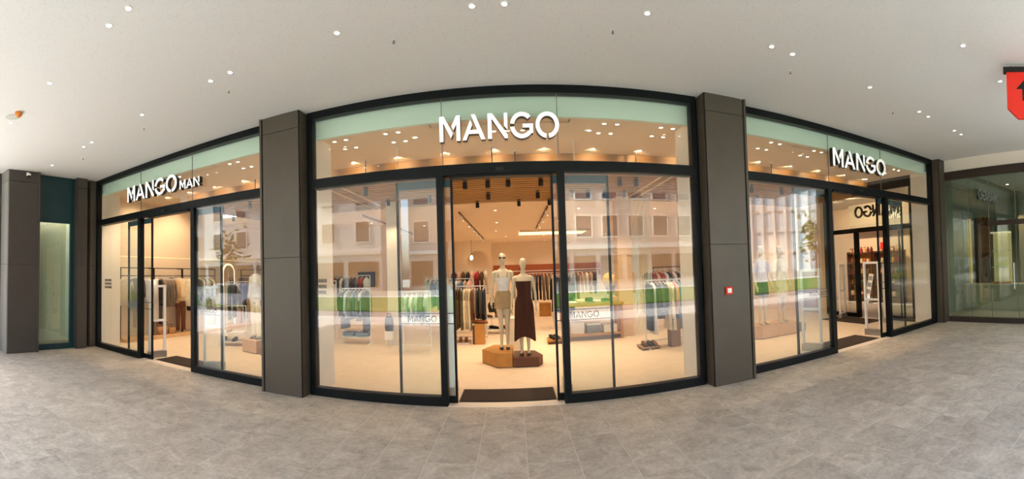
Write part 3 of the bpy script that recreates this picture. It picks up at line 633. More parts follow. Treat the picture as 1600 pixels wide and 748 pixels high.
# ---------------------------------------------------------------- plinths
def plinth(poly, h, m, label, group=None):
    cx = sum(p[0] for p in poly) / len(poly); cy = sum(p[1] for p in poly) / len(poly)
    t = thing('plinth', label, 'plinth', (cx, cy, 0), group=group)
    q = [(a - cx, b - cy) for a, b in poly]
    MB().prism(q, .012, h - .012, 'xy').build('body', m, t); MB().prism(q, h - .011, h, 'xy').build('top_panel', m, t)
    MB().prism([(a * .96, b * .96) for a, b in q], 0, .012, 'xy').build('base', BMETAL, t)
plinth([(-.35, 2.06), (-.075, 2.06), (-.06, 2.9), (-.45, 2.98), (-.66, 2.5)], .262, WOODBOX, 'oak polygonal plinth under the mannequin with sunglasses')
plinth([(-.06, 2.06), (.40, 2.06), (.49, 2.26), (.36, 2.72), (-.05, 2.72)], .175, DARKWOOD, 'dark brown polygonal plinth under the brown dress mannequin')
plinth([(5.02, 2.42), (5.24, 2.2), (5.70, 2.2), (5.70, 2.8), (5.15, 2.8)], .285, BEIGEBOX, 'beige faceted plinth nearest the pillar in the right window')
plinth([(5.71, 2.2), (6.30, 2.2), (6.38, 2.5), (6.28, 2.8), (5.71, 2.8)], .285, BEIGEBOX, 'beige plinth on the far side of the pair in the right window')
plinth([(6.40, 2.3), (6.62, 2.3), (6.62, 2.7), (6.40, 2.7)], .2, mat('grey_plinth', srgb(120, 108, 98), .7), 'small grey plinth end beside the right window plinths')
plinth([(-6.0, 2.2), (-5.5, 2.08), (-5.42, 2.66), (-5.95, 2.76)], .29, BEIGEBOX, 'beige box plinth under the left window mannequin')
plinth([(-5.40, 2.06), (-5.0, 2.0), (-4.9, 2.5), (-5.35, 2.6)], .2, mat('brown_grey_plinth', srgb(128, 100, 80), .7), 'low brown-grey plinth beside the left pillar inside the window')

# ================================================================== GARMENTS
def garment_mesh(kind):
    b = MB(); th = .030
    if kind in ('shirt', 'coat', 'tee', 'dress'):
        L = {'shirt': .70, 'coat': .98, 'tee': .62, 'dress': 1.02}[kind]; w = .21
        fl_ = {'shirt': 1.05, 'coat': 1.12, 'tee': 1.0, 'dress': 1.25}[kind]
        b.loft([(-.075, 0, 0, .06, .028), (-.10, 0, 0, .13, .032), (-.135, 0, 0, w, .034), (-.28, 0, 0, w * .95, .042), (-.45, 0, 0, w * .93, .045, 1), (-.10 - L * .75, 0, 0, w * (1 + fl_) / 2, .045, 1.3), (-.10 - L, 0, 0, w * fl_, .046, 1.6)], 28, 2.6, ripple=.05, nrip=6)
        if kind != 'dress':
            ln = {'shirt': .52, 'coat': .60, 'tee': .20}[kind]
            for s in (-1, 1):
                b.tube([(s * (w - .05), 0, -.135), (s * (w + .01), 0, -.19), (s * (w + .05), .004, -.16 - ln * .5), (s * (w + .055), .01, -.14 - ln)], [.040, .048, .042, .036], 10)
    elif kind == 'trousers':
        b.loft([(-.09, 0, 0, .185, .030), (-.16, 0, 0, .19, .038), (-.34, 0, 0, .20, .042)], 20, 2.6)
        for s in (-1, 1): b.tube([(s * .10, 0, -.28), (s * .105, 0, -.5), (s * .11, .004, -.8), (s * .115, 0, -1.06)], [(.095, .042), (.088, .040), (.074, .036), (.070, .034)], 12)
    elif kind == 'skirt':
        b.loft([(-.09, 0, 0, .16, .03), (-.2, 0, 0, .19, .042), (-.45, 0, 0, .22, .048, 1.2), (-.62, 0, 0, .235, .05, 1.6)], 28, 2.6, ripple=.06, nrip=7)
    return b.mesh('garment_' + kind, cloth('white', (238, 236, 238)), True)
GM = {}
hanger_me = MB().tube([(0, 0, -.045), (0, 0, -.01), (.012, 0, .004), (.02, 0, -.006)], .004, 6).tube([(-.19, 0, -.115), (-.02, 0, -.055), (0, 0, -.045), (.02, 0, -.055), (.19, 0, -.115)], .006, 6).mesh('hanger', WIRE)
def garment(kind, m, loc, rz, label, group, cat=None, s=(1, 1, 1), hanger=True):
    if kind not in GM: GM[kind] = garment_mesh(kind)
    o = obj({'tee': 't_shirt'}.get(kind, kind), GM[kind], None, loc); o.rotation_euler = (0, 0, rz); o.scale = s
    o.material_slots[0].link = 'OBJECT'; o.material_slots[0].material = m
    tag(o, label, cat or {'tee': 't-shirt'}.get(kind, kind), group)
    if hanger: obj('hanger', hanger_me, o)
    return o
C = {k: cloth(k, v) for k, v in dict(grey=(112, 104, 96), charcoal=(58, 56, 56), black=(28, 26, 28), cream=(238, 218, 170), tan=(196, 160, 116), brown=(96, 58, 38), olive=(92, 90, 66), taupe=(132, 112, 94), white=(238, 236, 238), navy=(36, 42, 66), denim=(96, 122, 152), red=(150, 40, 34), pink=(214, 168, 152), paleblue=(176, 196, 208), stone=(190, 178, 156), rust=(150, 92, 56), bottle=(40, 70, 46)).items()}
def rail_row(p0, p1, z, items, where, group, edge=True, jitter=.06):
    """hang garments along a rail from p0 to p1; items = [(kind, colour), ...]"""
    n = len(items); d = Vector((p1[0] - p0[0], p1[1] - p0[1])); a = math.atan2(d.y, d.x)
    seen = {}
    for k, (kind, col) in enumerate(items):
        f = (k + .5) / n; kk = seen[(kind, col)] = seen.get((kind, col), 0) + 1
        garment(kind, C[col], (p0[0] + d.x * f, p0[1] + d.y * f, z), a + (PI / 2 if edge else 0) + random.uniform(-jitter, jitter), '%s %s, %s from left %s' % (NICE.get(col, col), {'tee': 't-shirt'}.get(kind, kind), ORD[k], where), group, s=(random.uniform(.92, 1.04), random.uniform(.8, 1.2), random.uniform(.95, 1.05)))
NICE = {'paleblue': 'pale blue', 'bottle': 'bottle green', 'denim': 'denim blue', 'stone': 'stone grey'}

def rack(loc, L, h, rz, label, m=WIRE, shelf=False, group='clothes racks inside the shop'):
    """free-standing rail: rail along local x, two uprights on flat feet"""
    t = thing('clothes_rack', label, 'clothes rack', loc, rz, group); r = .012
    for s in (-1, 1):
        x = s * L / 2
        MB().box(x - r, x + r, -r, r, .02, h).build('upright', m, t); bx(x - .02, x + .02, -.26, .26, 0, .02).build('foot', m, t)
    MB().box(-L / 2, L / 2, -r, r, h - .024, h).build('rail', m, t); bx(-L / 2, L / 2, -r, r, .14, .16).build('cross_bar', m, t)
    if shelf: bx(-L / 2 + .02, L / 2 - .02, -.2, .2, .16, .18).build('shelf', m, t)
    return t
def shoe(x, y, z, rz, m, label, group):
    t = thing('shoe', label, 'shoe', (x, y, z), rz, group); t.scale = (1.15,) * 3
    MB().tube([(0, .11, .045), (0, .05, .05), (0, -.04, .036), (0, -.12, .026), (0, -.145, .02)], [.028, .034, .036, .034, .016], 10).build('upper', m, t, True)
    MB().prism([(-.035, .13), (.035, .13), (.032, 0), (.04, -.1), (.02, -.155), (-.02, -.155), (-.04, -.1), (-.032, 0)], 0, .012, 'xy').build('sole', BMETAL, t)

# ---- left wall: double black rails with garments
def wall_rail(y0, y1, label):
    t = thing('wall_rail', label, 'clothes rail', (-9.05, y0, 0), 0, 'black rails on the left shop wall'); L = y1 - y0
    for z in (1.79, 2.01): bx(-.012, .012, 0, L, z - .012, z + .012).build('rail', BMETAL, t)
    for y in (0.0, L): bx(-.012, .012, y - .012, y + .012, .10, 2.02).build('post', BMETAL, t)
    for y in (0.02, L - .02): bx(-.17, -.012, y - .01, y + .01, 1.99, 2.01).build('wall_arm', BMETAL, t)
wall_rail(.85, 1.98, 'black double rail on the left wall nearest the corner'); wall_rail(2.02, 3.10, 'black double rail holding the grey tops left of the doorway view'); wall_rail(3.14, 4.6, 'black double rail on the left wall before the arched mirror'); wall_rail(6.0, 8.4, 'black double rail on the left wall past the arched mirror')
X = -9.05; Gw = 'clothes on the left wall rails'
def hang(kind, col, y, face, label, s=(1, 1, 1)): garment(kind, C[col], (X + (.03 if face else 0), y, 1.79), (PI / 2 if face else random.uniform(-.1, .1)), label, Gw, s=s)
hang('shirt', 'stone', .98, True, 'pale shirt half hidden by the corner return on the left wall')
hang('coat', 'grey', 1.36, True, 'dark grey open jacket facing out on the left wall rail', (1.1, 1, .82))
hang('shirt', 'cream', 1.30, True, 'cream shirt showing under the dark grey jacket', (.7, .8, 1.05))
hang('trousers', 'stone', 1.40, False, 'pale trousers below the dark grey jacket', (1, 1, 1.35))
for k, y in enumerate((1.72, 1.80, 1.88)): hang('shirt', 'white', y, False, '%s white shirt from the left behind the left door mullion' % ORD[k], (1, 1, 1.0))
hang('dress', 'white', 2.10, True, 'long white dress hanging beside the white security gate', (.55, 1, 1.1)); hang('trousers', 'black', 2.16, False, 'black trousers beside the long white dress', (1, 1, 1.3))
for k in range(9): hang('tee' if k % 2 else 'shirt', ('taupe', 'grey', 'grey')[k % 3], 2.26 + k * .045, False, '%s top, %s from left in the grey row on the left wall' % ('taupe' if k % 3 == 0 else 'grey', ORD[k]), (1, .9, 1.12))
for k in range(3): hang('shirt', 'tan', 2.69 + k * .05, False, '%s tan knit top at the end of the grey row on the left wall' % ORD[k], (1, .9, 1.0))
hang('trousers', 'black', 2.70, True, 'black shorts hung low in front of the tan tops', (.8, .8, .6))
hang('shirt', 'cream', 3.00, True, 'cream shirt facing out above brown trousers', (1.05, 1.2, .95))
garment('trousers', C['brown'], (X + .04, 3.02, 1.14), PI / 2, 'brown trousers hung below the cream shirt', Gw, s=(1.05, 1, .92), hanger=False)
for k in range(3): hang('shirt', 'cream', 3.24 + k * .08, False, '%s cream shirt to the right of the brown trousers' % ORD[k], (1, 1, 1.15))
hang('coat', 'charcoal', 3.52, False, 'charcoal coat at the door edge on the left wall'); hang('coat', 'black', 3.62, False, 'black coat at the door edge on the left wall')
for k in range(7): hang('coat' if k % 2 else 'shirt', ('olive', 'cream', 'taupe', 'stone')[k % 4], 3.74 + k * .11, False, '%s garment, %s from left before the arched mirror' % (('olive', 'cream', 'taupe', 'stone grey')[k % 4], ORD[k]))
for k in range(9): hang('coat', ('taupe', 'grey', 'taupe')[k % 3], 6.1 + k * .09, False, '%s jacket, %s from left past the arched mirror' % (('taupe', 'grey', 'taupe')[k % 3], ORD[k]), (1, 1, .95))
for k in range(8): hang('shirt', ('white', 'cream')[k % 2], 7.0 + k * .14, False, '%s shirt, %s from left at the deep end of the left wall' % (('white', 'cream')[k % 2], ORD[k]))
# wicker bags on the ledge
WICK = mat('wicker', srgb(176, 134, 92), .8, var=.25, scale=50, bump=.6)
for x, y, s_, lab in ((-9.0, 2.28, 1.0, 'wicker basket bag standing on the ledge under the grey tops'), (-8.98, 2.62, .7, 'smaller wicker bag on the ledge beside the basket bag')):
    t = thing('basket_bag', lab, 'bag', (x, y, .10)); t.scale = (s_,) * 3
    MB().loft([(0, 0, 0, .10, .15), (.12, 0, 0, .12, .19), (.25, 0, 0, .12, .20), (.25, 0, 0, .11, .19), (.03, 0, 0, .09, .14)], 20, 2.6).build('body', WICK, t, True)
    for sx in (-.1, .1): MB().tube([(sx, -.1, .24), (sx, -.08, .36), (sx, 0, .41), (sx, .08, .36), (sx, .1, .24)], .010, 8).build('strap', mat('leather', srgb(120, 76, 44), .6), t)
t = thing('tall_vase', 'slim dark upright box standing on the ledge by the basket bag', 'box', (-9.08, 2.06, .10))
bx(-.06, .06, -.06, .06, 0, .55, bevel=.008).build('body', C['taupe'], t); bx(-.05, .05, -.05, .05, .55, .56).build('lid', C['brown'], t)
# arched mirror with a glowing rim
t = thing('arched_mirror', 'arched wall mirror with a glowing rim on the left shop wall', 'mirror', (-9.215, 5.48, 0))
def arc_pts(hw, top, n=16): return [(-hw, 0.1)] + [(-hw * math.cos(PI * k / n), top - hw + hw * math.sin(PI * k / n)) for k in range(0, n + 1)] + [(hw, .1)]
MB().prism(arc_pts(.33, 2.22), 0, .02, 'yz').build('glow_rim', mat('rim_glow', (1, .88, .62), .5, emit=1.1), t); MB().prism(arc_pts(.27, 2.16), .02, .03, 'yz').build('mirror_glass', MIRROR, t)
# low shoe stand and dark coats behind the left door leaf
t = thing('display_stand', 'white wire stand with low shelves behind the right leaf of the left door', 'display stand', (-6.75, 2.75, 0), .5)
for sx in (-.32, .32):
    for sy in (-.2, .2): bx(sx - .01, sx + .01, sy - .01, sy + .01, 0, 1.0 if sy > 0 else .34).build('post', WIRE, t)
for z in (.10, .33): bx(-.33, .33, -.21, .21, z, z + .02).build('shelf', WIRE, t)
bx(-.33, .33, .19, .21, .98, 1.0).build('top_bar', WIRE, t)
for k, (dx, z, lab) in enumerate(((-.18, .12, 'brown shoe at the left of the wire stand in the left window'), (.1, .12, 'black shoe at the right of the wire stand in the left window'), (-.05, .35, 'tan shoe on the upper shelf of the wire stand'))):
    shoe(-6.75 + dx * .88, 2.75 + dx * .48 - .05, z, .3, (C['brown'], C['black'], C['tan'])[k], lab, 'shoes on the wire stand')
rack((-7.3, 4.0, 0), 1.1, 1.62, .6, 'white rack of dark coats behind the left door leaf')
rail_row((-7.75, 3.69), (-6.85, 4.31), 1.62, [('coat', 'bottle'), ('coat', 'charcoal'), ('shirt', 'olive'), ('coat', 'black'), ('shirt', 'tan'), ('coat', 'bottle'), ('shirt', 'cream')], 'on the white rack behind the left door', 'clothes on the left bay rack')
rack((-5.3, 4.6, 0), 1.2, 1.62, .1, 'white rack beyond the left window mannequin')
rail_row((-5.85, 4.55), (-4.75, 4.65), 1.62, [('shirt', 'white'), ('shirt', 'cream'), ('coat', 'stone'), ('shirt', 'cream'), ('coat', 'tan'), ('shirt', 'paleblue'), ('coat', 'grey'), ('shirt', 'white')], 'on the rack beyond the left window mannequin', 'clothes on the rack beyond the left mannequin')

# ---- centre bay, left of the door
t = rack((-4.02, 4.42, 0), .78, 1.42, 0, 'white clothes rack with a shelf seen through the left pane of the central bay', shelf=True)
rail_row((-4.38, 4.42), (-3.68, 4.42), 1.42, [('coat', 'black'), ('shirt', 'paleblue'), ('shirt', 'grey'), ('tee', 'denim'), ('shirt', 'grey'), ('tee', 'paleblue'), ('coat', 'charcoal')], 'on the shelf rack behind the central left pane', 'clothes on the shelf rack')
for k in range(4):
    t = thing('folded_jeans', 'folded blue jeans, %s of the %s pile on the rack shelf' % (('bottom', 'top')[k // 2], ('left', 'right')[k % 2]), 'jeans', (-4.2 + (k % 2) * .36, 4.42, .18 + (k // 2) * .055), random.uniform(-.1, .1), 'folded jeans on the rack shelf')
    MB().box(-.15, .15, -.17, .17, 0, .05, bevel=.016).build('fold', C['denim'], t); bx(-.152, .152, -.176, -.1, .018, .032).build('fold_edge', C['paleblue'], t)
rack((-5.1, 6.6, 0), 1.3, 1.75, .05, 'far white rack of red and black clothes behind the shelf rack')
rail_row((-5.7, 6.57), (-4.5, 6.63), 1.75, [('coat', 'red'), ('coat', 'black'), ('shirt', 'white'), ('coat', 'black'), ('shirt', 'grey'), ('tee', 'navy'), ('shirt', 'grey'), ('shirt', 'red'), ('shirt', 'paleblue')], 'on the far rack behind the shelf rack', 'clothes on the far left rack')
t = thing('wall_screen', 'dark blue screen on the far partition left of the white column', 'screen', (-5.45, 8.98, 1.30))
bx(-.34, .34, -.06, -.01, 0, .56, bevel=.008).build('casing', BMETAL, t); bx(-.32, .32, -.064, -.06, .02, .54).build('display', mat('blue_screen', srgb(44, 70, 92), .3, emit=.25), t)
t = tag(bx(-3.12, -2.84, 4.3, 4.6, 0, 3.57).build('column', WHITEW), 'slim white column left of the central doors', 'column', kind='structure')
t = thing('bag_stand', 'low white stand holding a black bag before the slim white column', 'stand', (-3.04, 4.12, 0))
bx(-.10, .10, -.08, .08, .17, .38, bevel=.01).build('drum', WHITE, t)
for s in (-1, 1): bx(s * .06 - .012, s * .06 + .012, -.012, .012, 0, .17).build('leg', WIRE, t)
t2 = thing('black_bag', 'black soft bag sitting on the low white stand', 'bag', (-3.04, 4.12, .38))
MB().loft([(0, 0, 0, .095, .07), (.15, 0, 0, .105, .075), (.30, 0, 0, .10, .06), (.35, 0, 0, .06, .035)], 18, 3).build('body', C['black'], t2, True); MB().tube([(-.05, 0, .33), (-.04, 0, .42), (.04, 0, .42), (.05, 0, .33)], .007, 8).build('handle', C['black'], t2)
rack((-1.75, 5.6, 0), 1.3, 1.60, -.1, 'white rack of pale and denim clothes behind the left central door leaf')
rail_row((-2.35, 5.66), (-1.15, 5.54), 1.60, [('shirt', 'paleblue'), ('tee', 'denim'), ('shirt', 'denim'), ('dress', 'white'), ('dress', 'cream'), ('shirt', 'paleblue'), ('tee', 'white'), ('shirt', 'denim'), ('dress', 'stone'), ('shirt', 'pink')], 'on the denim rack behind the doors', 'clothes behind the left door leaf')
rack((-2.2, 3.6, 0), .62, 1.36, .1, 'small white rack of pale blue tops beside the doorway')
rail_row((-2.48, 3.57), (-1.92, 3.63), 1.36, [('tee', 'paleblue'), ('tee', 'white'), ('tee', 'paleblue'), ('tee', 'grey'), ('tee', 'paleblue')], 'on the small rack beside the doorway', 'tops on the small rack')
# rack seen through the open door
rack((-1.12, 4.75, 0), .82, 1.42, 0, 'white T-shaped rack of brown and cream trousers seen through the open door')
rail_row((-1.50, 4.75), (-.74, 4.75), 1.42, [('trousers', 'olive'), ('trousers', 'brown'), ('trousers', 'olive'), ('trousers', 'cream'), ('trousers', 'stone'), ('trousers', 'cream'), ('shirt', 'brown'), ('shirt', 'taupe'), ('shirt', 'black'), ('shirt', 'charcoal'), ('shirt', 'black')], 'on the rack seen through the open door', 'clothes on the doorway rack')
t = thing('shoe_platform', 'low grey shelf with shoes at the foot of the doorway rack', 'platform', (-1.29, 4.62, 0)); bx(-.17, .17, -.16, .16, .05, .075).build('board', mat('taupe_board', srgb(150, 120, 92), .6), t); bx(-.16, .16, -.15, .15, 0, .05).build('base', WIRE, t)
for k, dx in enumerate((-.07, .07)): shoe(-1.29 + dx, 4.60, .075, .1, C['brown'], '%s brown shoe on the low shelf under the doorway rack' % ('left', 'right')[k], 'shoes under the doorway rack')
t = thing('display_box', 'oak upright display box right of the doorway rack', 'box', (-.88, 4.60, 0)); bx(-.12, .12, -.12, .12, 0, .48).build('body', WOODBOX, t); bx(-.125, .125, -.125, .125, .48, .50).build('top', WOODBOX, t); bx(-.17, -.13, -.1, .1, .0, .44).build('back_board', DARKWOOD, t)
for k in range(2): shoe(-.93 + k * .09, 4.6, .50, 1.3, C['rust'], '%s tan shoe standing on the oak display box' % ('left', 'right')[k], 'shoes on the oak box')
rack((-1.3, 6.6, 0), 1.2, 1.86, 0, 'tall white rack of dark and pink clothes behind the doorway rack')
rail_row((-1.85, 6.6), (-.75, 6.6), 1.86, [('shirt', 'brown'), ('shirt', 'pink'), ('shirt', 'brown'), ('shirt', 'black'), ('shirt', 'pink'), ('tee', 'red'), ('tee', 'brown'), ('tee', 'stone')], 'on the tall rack behind the doorway rack', 'clothes on the tall rack')
t = thing('shoe_bench', 'white two-level shoe bench left of the mannequin legs', 'bench', (-.55, 6.3, 0))
for z in (.10, .42): bx(-.34, .34, -.2, .2, z, z + .03).build('shelf', WHITE, t)
for sx in (-.32, .32): bx(sx - .02, sx + .02, -.19, .19, 0, .42).build('side', WHITE, t)
for k in range(4): shoe(-.8 + k * .17, 6.25, .13 + (0 if k % 2 else .32), 1.2, (C['brown'], C['black'], C['rust'], C['red'])[k], ('brown shoe on top of the white shoe bench', 'black shoe low on the white shoe bench', 'rust shoe on top of the white shoe bench', 'red shoe low on the white shoe bench')[k], 'shoes on the white bench')
for k, (col, z) in enumerate((('black', 1.0), ('brown', .95))):
    t = thing('hanging_bag', '%s handbag hanging behind the mannequin in sunglasses' % col, 'bag', (-.62 + k * .16, 5.75, z - .35)); MB().loft([(0, 0, 0, .10, .05), (.18, 0, 0, .13, .06), (.26, 0, 0, .10, .04)], 16, 3).build('body', C[col], t, True); MB().tube([(-.08, 0, .24), (0, 0, .55), (.08, 0, .24)], .008, 6).build('strap', C[col], t)
rack((-.35, 5.8, 0), .9, 1.22, 0, 'low rail with hanging handbags behind the mannequin in sunglasses')
t = tag(bx(-.17, .10, 3.25, 3.5, 0, .74).build('white_plinth', mat('cream_plinth', srgb(232, 222, 200), .6)), 'tall cream plinth standing behind the mannequin legs', 'plinth'); bx(-.18, .11, 3.24, 3.51, .74, .76).build('top_panel', WHITE, t)
# pendant in the arch, far cabinets
t = thing('pendant_lamp', 'small glowing pendant lamp hanging in the far arch', 'pendant lamp', (-2.35, 17.2, 2.45)); MB().tube([(0, 0, .25), (0, 0, 1.12)], .008, 6).build('cord', BMETAL, t); MB().loft([(0, 0, 0, .06, .06), (.12, 0, 0, .09, .09), (.25, 0, 0, .05, .05)], 14).build('bulb', mat('pendant_glow', (1, .86, .55), .5, emit=6), t, True)
# ---- right of the door
t = thing('display_table', 'oak display table with folded clothes behind the right leaf of the central doors', 'table', (1.95, 4.75, 0))
bx(-.72, .72, -.38, .38, .84, .90).build('tabletop', WOODBOX, t)
for sx in (-.66, .66):
    for sy in (-.32, .32): bx(sx - .03, sx + .03, sy - .03, sy + .03, 0, .84).build('leg', WOODBOX, t)
bx(-.7, .7, -.36, .36, .12, .16).build('lower_shelf', WOODBOX, t)
for k in range(6):
    t = thing('sweater', '%s folded sweater, %s from left on the oak display table' % (('white', 'cream', 'black', 'white', 'green', 'pink')[k], ORD[k]), 'sweater', (1.42 + k * .21, 4.62 + .06 * (k % 2), .90), random.uniform(-.15, .15), 'folded sweaters on the oak table')
    MB().box(-.09, .09, -.13, .13, 0, .05 + .04 * (k % 3), bevel=.015).build('fold', C[('white', 'cream', 'black', 'white', 'bottle', 'pink')[k]], t); bx(-.092, .092, -.134, -.10, .01, .03).build('fold_edge', C['stone'], t)
for k in range(3):
    t = thing('carton', ('white carton at the left under the display table', 'grey carton in the middle under the display table', 'white carton at the right under the display table')[k], 'box', (1.5 + k * .42, 4.7, .16)); bx(-.17, .17, -.2, .2, 0, .28 - .05 * k, bevel=.006).build('body', (WHITE, GREY, WHITE)[k], t); bx(-.172, .172, -.202, .202, .25 - .05 * k, .285 - .05 * k).build('lid', WHITE, t)
t = thing('table_lamp', 'round pale paper globe on a stem on the display table', 'lamp', (2.42, 4.85, .90)); MB().cyl(0, 0, 0, .02, .08, 16).build('base', STEEL, t); MB().tube([(0, 0, .02), (0, 0, .38)], .01, 8).build('stem', STEEL, t)
MB().loft([(.34, 0, 0, .03, .03), (.40, 0, 0, .13, .13), (.52, 0, 0, .18, .18), (.66, 0, 0, .14, .14), (.73, 0, 0, .03, .03)], 20).build('globe', mat('paper_globe', srgb(240, 216, 160), .8), t, True)
t = tag(bx(2.62, 3.0, 4.62, 5.0, 0, 3.57).build('column', mat('tan_column', srgb(222, 190, 156), .85)), 'tan square column right of the central doors', 'column', kind='structure')
t = thing('string_curtain', 'pale hanging string curtain beside the tan column', 'curtain', (3.02, 4.66, 0)); bx(0, .52, -.015, .015, 3.50, 3.54).build('rail', WIRE, t)
for k in range(13): bx(.01 + k * .04, .022 + k * .04, -.006, .006, .05, 3.50).build('strand', mat('pale_strand', srgb(222, 226, 206), .7), t)
rack((3.18, 2.95, 0), .86, 1.46, 0, 'white rack of black and cream clothes in the right pane of the central bay')
rail_row((2.80, 2.95), (3.56, 2.95), 1.46, [('coat', 'black'), ('dress', 'white'), ('shirt', 'charcoal'), ('shirt', 'olive'), ('shirt', 'charcoal'), ('dress', 'cream'), ('dress', 'cream'), ('shirt', 'pink'), ('coat', 'denim')], 'on the rack in the central right pane', 'clothes on the right pane rack')
t = thing('shoe_platform', 'low brown platform with shoes at the foot of the right pane rack', 'platform', (2.78, 2.92, 0)); bx(-.20, .20, -.2, .2, .03, .07).build('board', mat('taupe_board', srgb(150, 120, 92), .6), t); bx(-.18, .18, -.18, .18, 0, .03).build('base', BMETAL, t)
for k in range(3): shoe(2.68 + k * .11, 2.9, .07, 0, (C['brown'], C['black'], C['rust'])[k], ('brown', 'black', 'rust')[k] + ' shoe on the brown platform under the right pane rack', 'shoes on the brown platform')
t = thing('display_box', 'grey-brown tall box standing under the right pane rack', 'box', (3.36, 2.86, 0)); bx(-.11, .11, -.11, .11, 0, .58).build('body', mat('grey_brown_box', srgb(128, 104, 88), .7), t); bx(-.115, .115, -.115, .115, .58, .60).build('top', GREY, t)
rack((4.0, 5.0, 0), 1.2, 1.66, .1, 'white rack of red and pink clothes behind the right pane rack')
rail_row((3.45, 4.95), (4.55, 5.05), 1.66, [('shirt', 'black'), ('shirt', 'red'), ('shirt', 'pink'), ('tee', 'red'), ('shirt', 'white'), ('tee', 'black'), ('shirt', 'pink'), ('coat', 'navy'), ('shirt', 'cream')], 'on the rack behind the right pane rack', 'clothes on the red and pink rack')
rack((1.45, 6.8, 0), .7, 1.62, .5, 'rack of dark coats at the right edge of the doorway')
rail_row((1.2, 6.66), (1.7, 6.94), 1.62, [('coat', 'black'), ('coat', 'charcoal'), ('coat', 'black'), ('coat', 'brown'), ('coat', 'charcoal'), ('coat', 'black')], 'on the rack right of the doorway', 'coats at the right edge of the doorway')
t = thing('low_bench', 'small oak bench with black shoes just inside the right jamb', 'bench', (1.0, 4.35, 0)); bx(-.26, .26, -.16, .16, .06, .12).build('seat', WOODBOX, t); bx(-.24, .24, -.14, .14, 0, .06).build('base', DARKWOOD, t)
for k in range(2): shoe(.86 + k * .1, 4.3, .12, .4, C['black'], '%s black shoe on the small oak bench by the right jamb' % ('left', 'right')[k], 'shoes on the oak bench')
# far aisle racks
for x, y, its, lab in ((1.05, 11.0, [('coat', 'navy')] * 4 + [('coat', 'taupe')] * 3, 'of navy coats down the aisle'), (1.9, 9.2, [('coat', 'brown'), ('coat', 'black'), ('coat', 'brown'), ('coat', 'charcoal'), ('coat', 'taupe')], 'of brown coats by the mannequins'), (3.6, 8.0, [('shirt', 'red'), ('shirt', 'white'), ('shirt', 'pink'), ('coat', 'stone'), ('shirt', 'black'), ('shirt', 'pink')], 'of mixed shirts behind the column'), (-2.6, 8.6, [('shirt', 'paleblue'), ('shirt', 'white'), ('shirt', 'denim'), ('coat', 'grey'), ('shirt', 'navy'), ('shirt', 'white'), ('shirt', 'denim')], 'of blue shirts behind white column'), (-2.0, 12.4, [('shirt', 'brown'), ('shirt', 'tan'), ('coat', 'black'), ('shirt', 'cream'), ('coat', 'brown'), ('shirt', 'tan')], 'of tan clothes near the arch'), (3.4, 13.5, [('coat', 'stone'), ('coat', 'pink'), ('coat', 'white'), ('coat', 'tan'), ('coat', 'black')], 'of pale coats at the back')):
    rack((x, y, 0), 1.1, 1.66, 0, 'white rack ' + lab); rail_row((x - .5, y), (x + .5, y), 1.66, its, 'on the far rack ' + lab, 'clothes on the rack ' + lab)
for x, y, h, lab in ((1.15, 10.2, .5, 'oak cube before the far navy coats'), (1.75, 8.4, .62, 'oak cube before the brown coats')):
    t = thing('display_box', lab, 'box', (x, y, 0)); bx(-.22, .22, -.22, .22, 0, h - .02).build('body', WOODBOX, t); bx(-.225, .225, -.225, .225, h - .02, h).build('top', WOODBOX, t)
t = thing('cash_desk', 'long cream cash desk near the back of the shop', 'counter', (2.6, 17.0, 0)); bx(-1.5, 1.5, -.35, .35, 0, .98).build('body', CREAM, t); bx(-1.55, 1.55, -.4, .4, .98, 1.03).build('worktop', WOODBOX, t)
# rails along the far partitions and the right wall
for x0, x1, y, its, lab in ((-9.0, -6.4, 8.8, ['grey', 'navy', 'white', 'denim', 'black', 'grey', 'paleblue', 'white', 'navy', 'grey', 'taupe', 'denim'], 'along the far left partition'), (5.0, 7.6, 8.65, ['pink', 'white', 'lilac', 'cream', 'stone', 'white', 'tan', 'cream', 'pink', 'black'], 'along the far right partition')):
    rack(((x0 + x1) / 2, y, 0), x1 - x0, 1.72, 0, 'black rail ' + lab, BMETAL)
    rail_row((x0 + .1, y), (x1 - .1, y), 1.72, [(('shirt', 'coat', 'tee')[i % 3], c if c in C else 'pink') for i, c in enumerate(its)], lab, 'clothes ' + lab)

# ================================================================== DOORMATS AND SECURITY GATES
def doormat(x0, x1, y0, y1, label):
    t = thing('doormat', label, 'doormat', ((x0 + x1) / 2, (y0 + y1) / 2, 0)); a, b = (x1 - x0) / 2, (y1 - y0) / 2
    bx(-a, a, -b, b, 0, .006).build('rubber_edge', BMETAL, t); bx(-a + .02, a - .02, -b + .02, b - .02, .006, .012).build('pile', MATM, t)
doormat(-.80, .53, .15, .74, 'dark brown doormat inside the central doors'); doormat(-6.73, -5.57, .17, .78, 'dark doormat inside the left door'); doormat(5.47, 6.84, .14, .86, 'dark doormat inside the right door'); doormat(8.1, 8.88, 1.6, 3.3, 'dark doormat at the glazed side entrance')
def gate(x, y, rz, label, h=1.58, wd=.36):
    t = thing('security_gate', label, 'security gate', (x, y, 0), rz, 'white anti-theft gates'); a = wd / 2
    for s in (-1, 1): bx(s * a - .022, s * a + .022, -.03, .03, .10, h - .05).build('upright', WHITE, t)
    bx(-a - .022, a + .022, -.03, .03, h - .05, h).build('top_bar', WHITE, t); bx(-a + .022, a - .022, -.025, .025, .78, .83).build('middle_bar', WHITE, t)
    bx(-a - .03, a + .03, -.05, .05, 0, .14).build('foot', STEEL, t); bx(-a + .022, a - .022, -.004, .004, .83, h - .05).build('upper_panel', glass('gate_acrylic', (.95, .96, .95)), t)
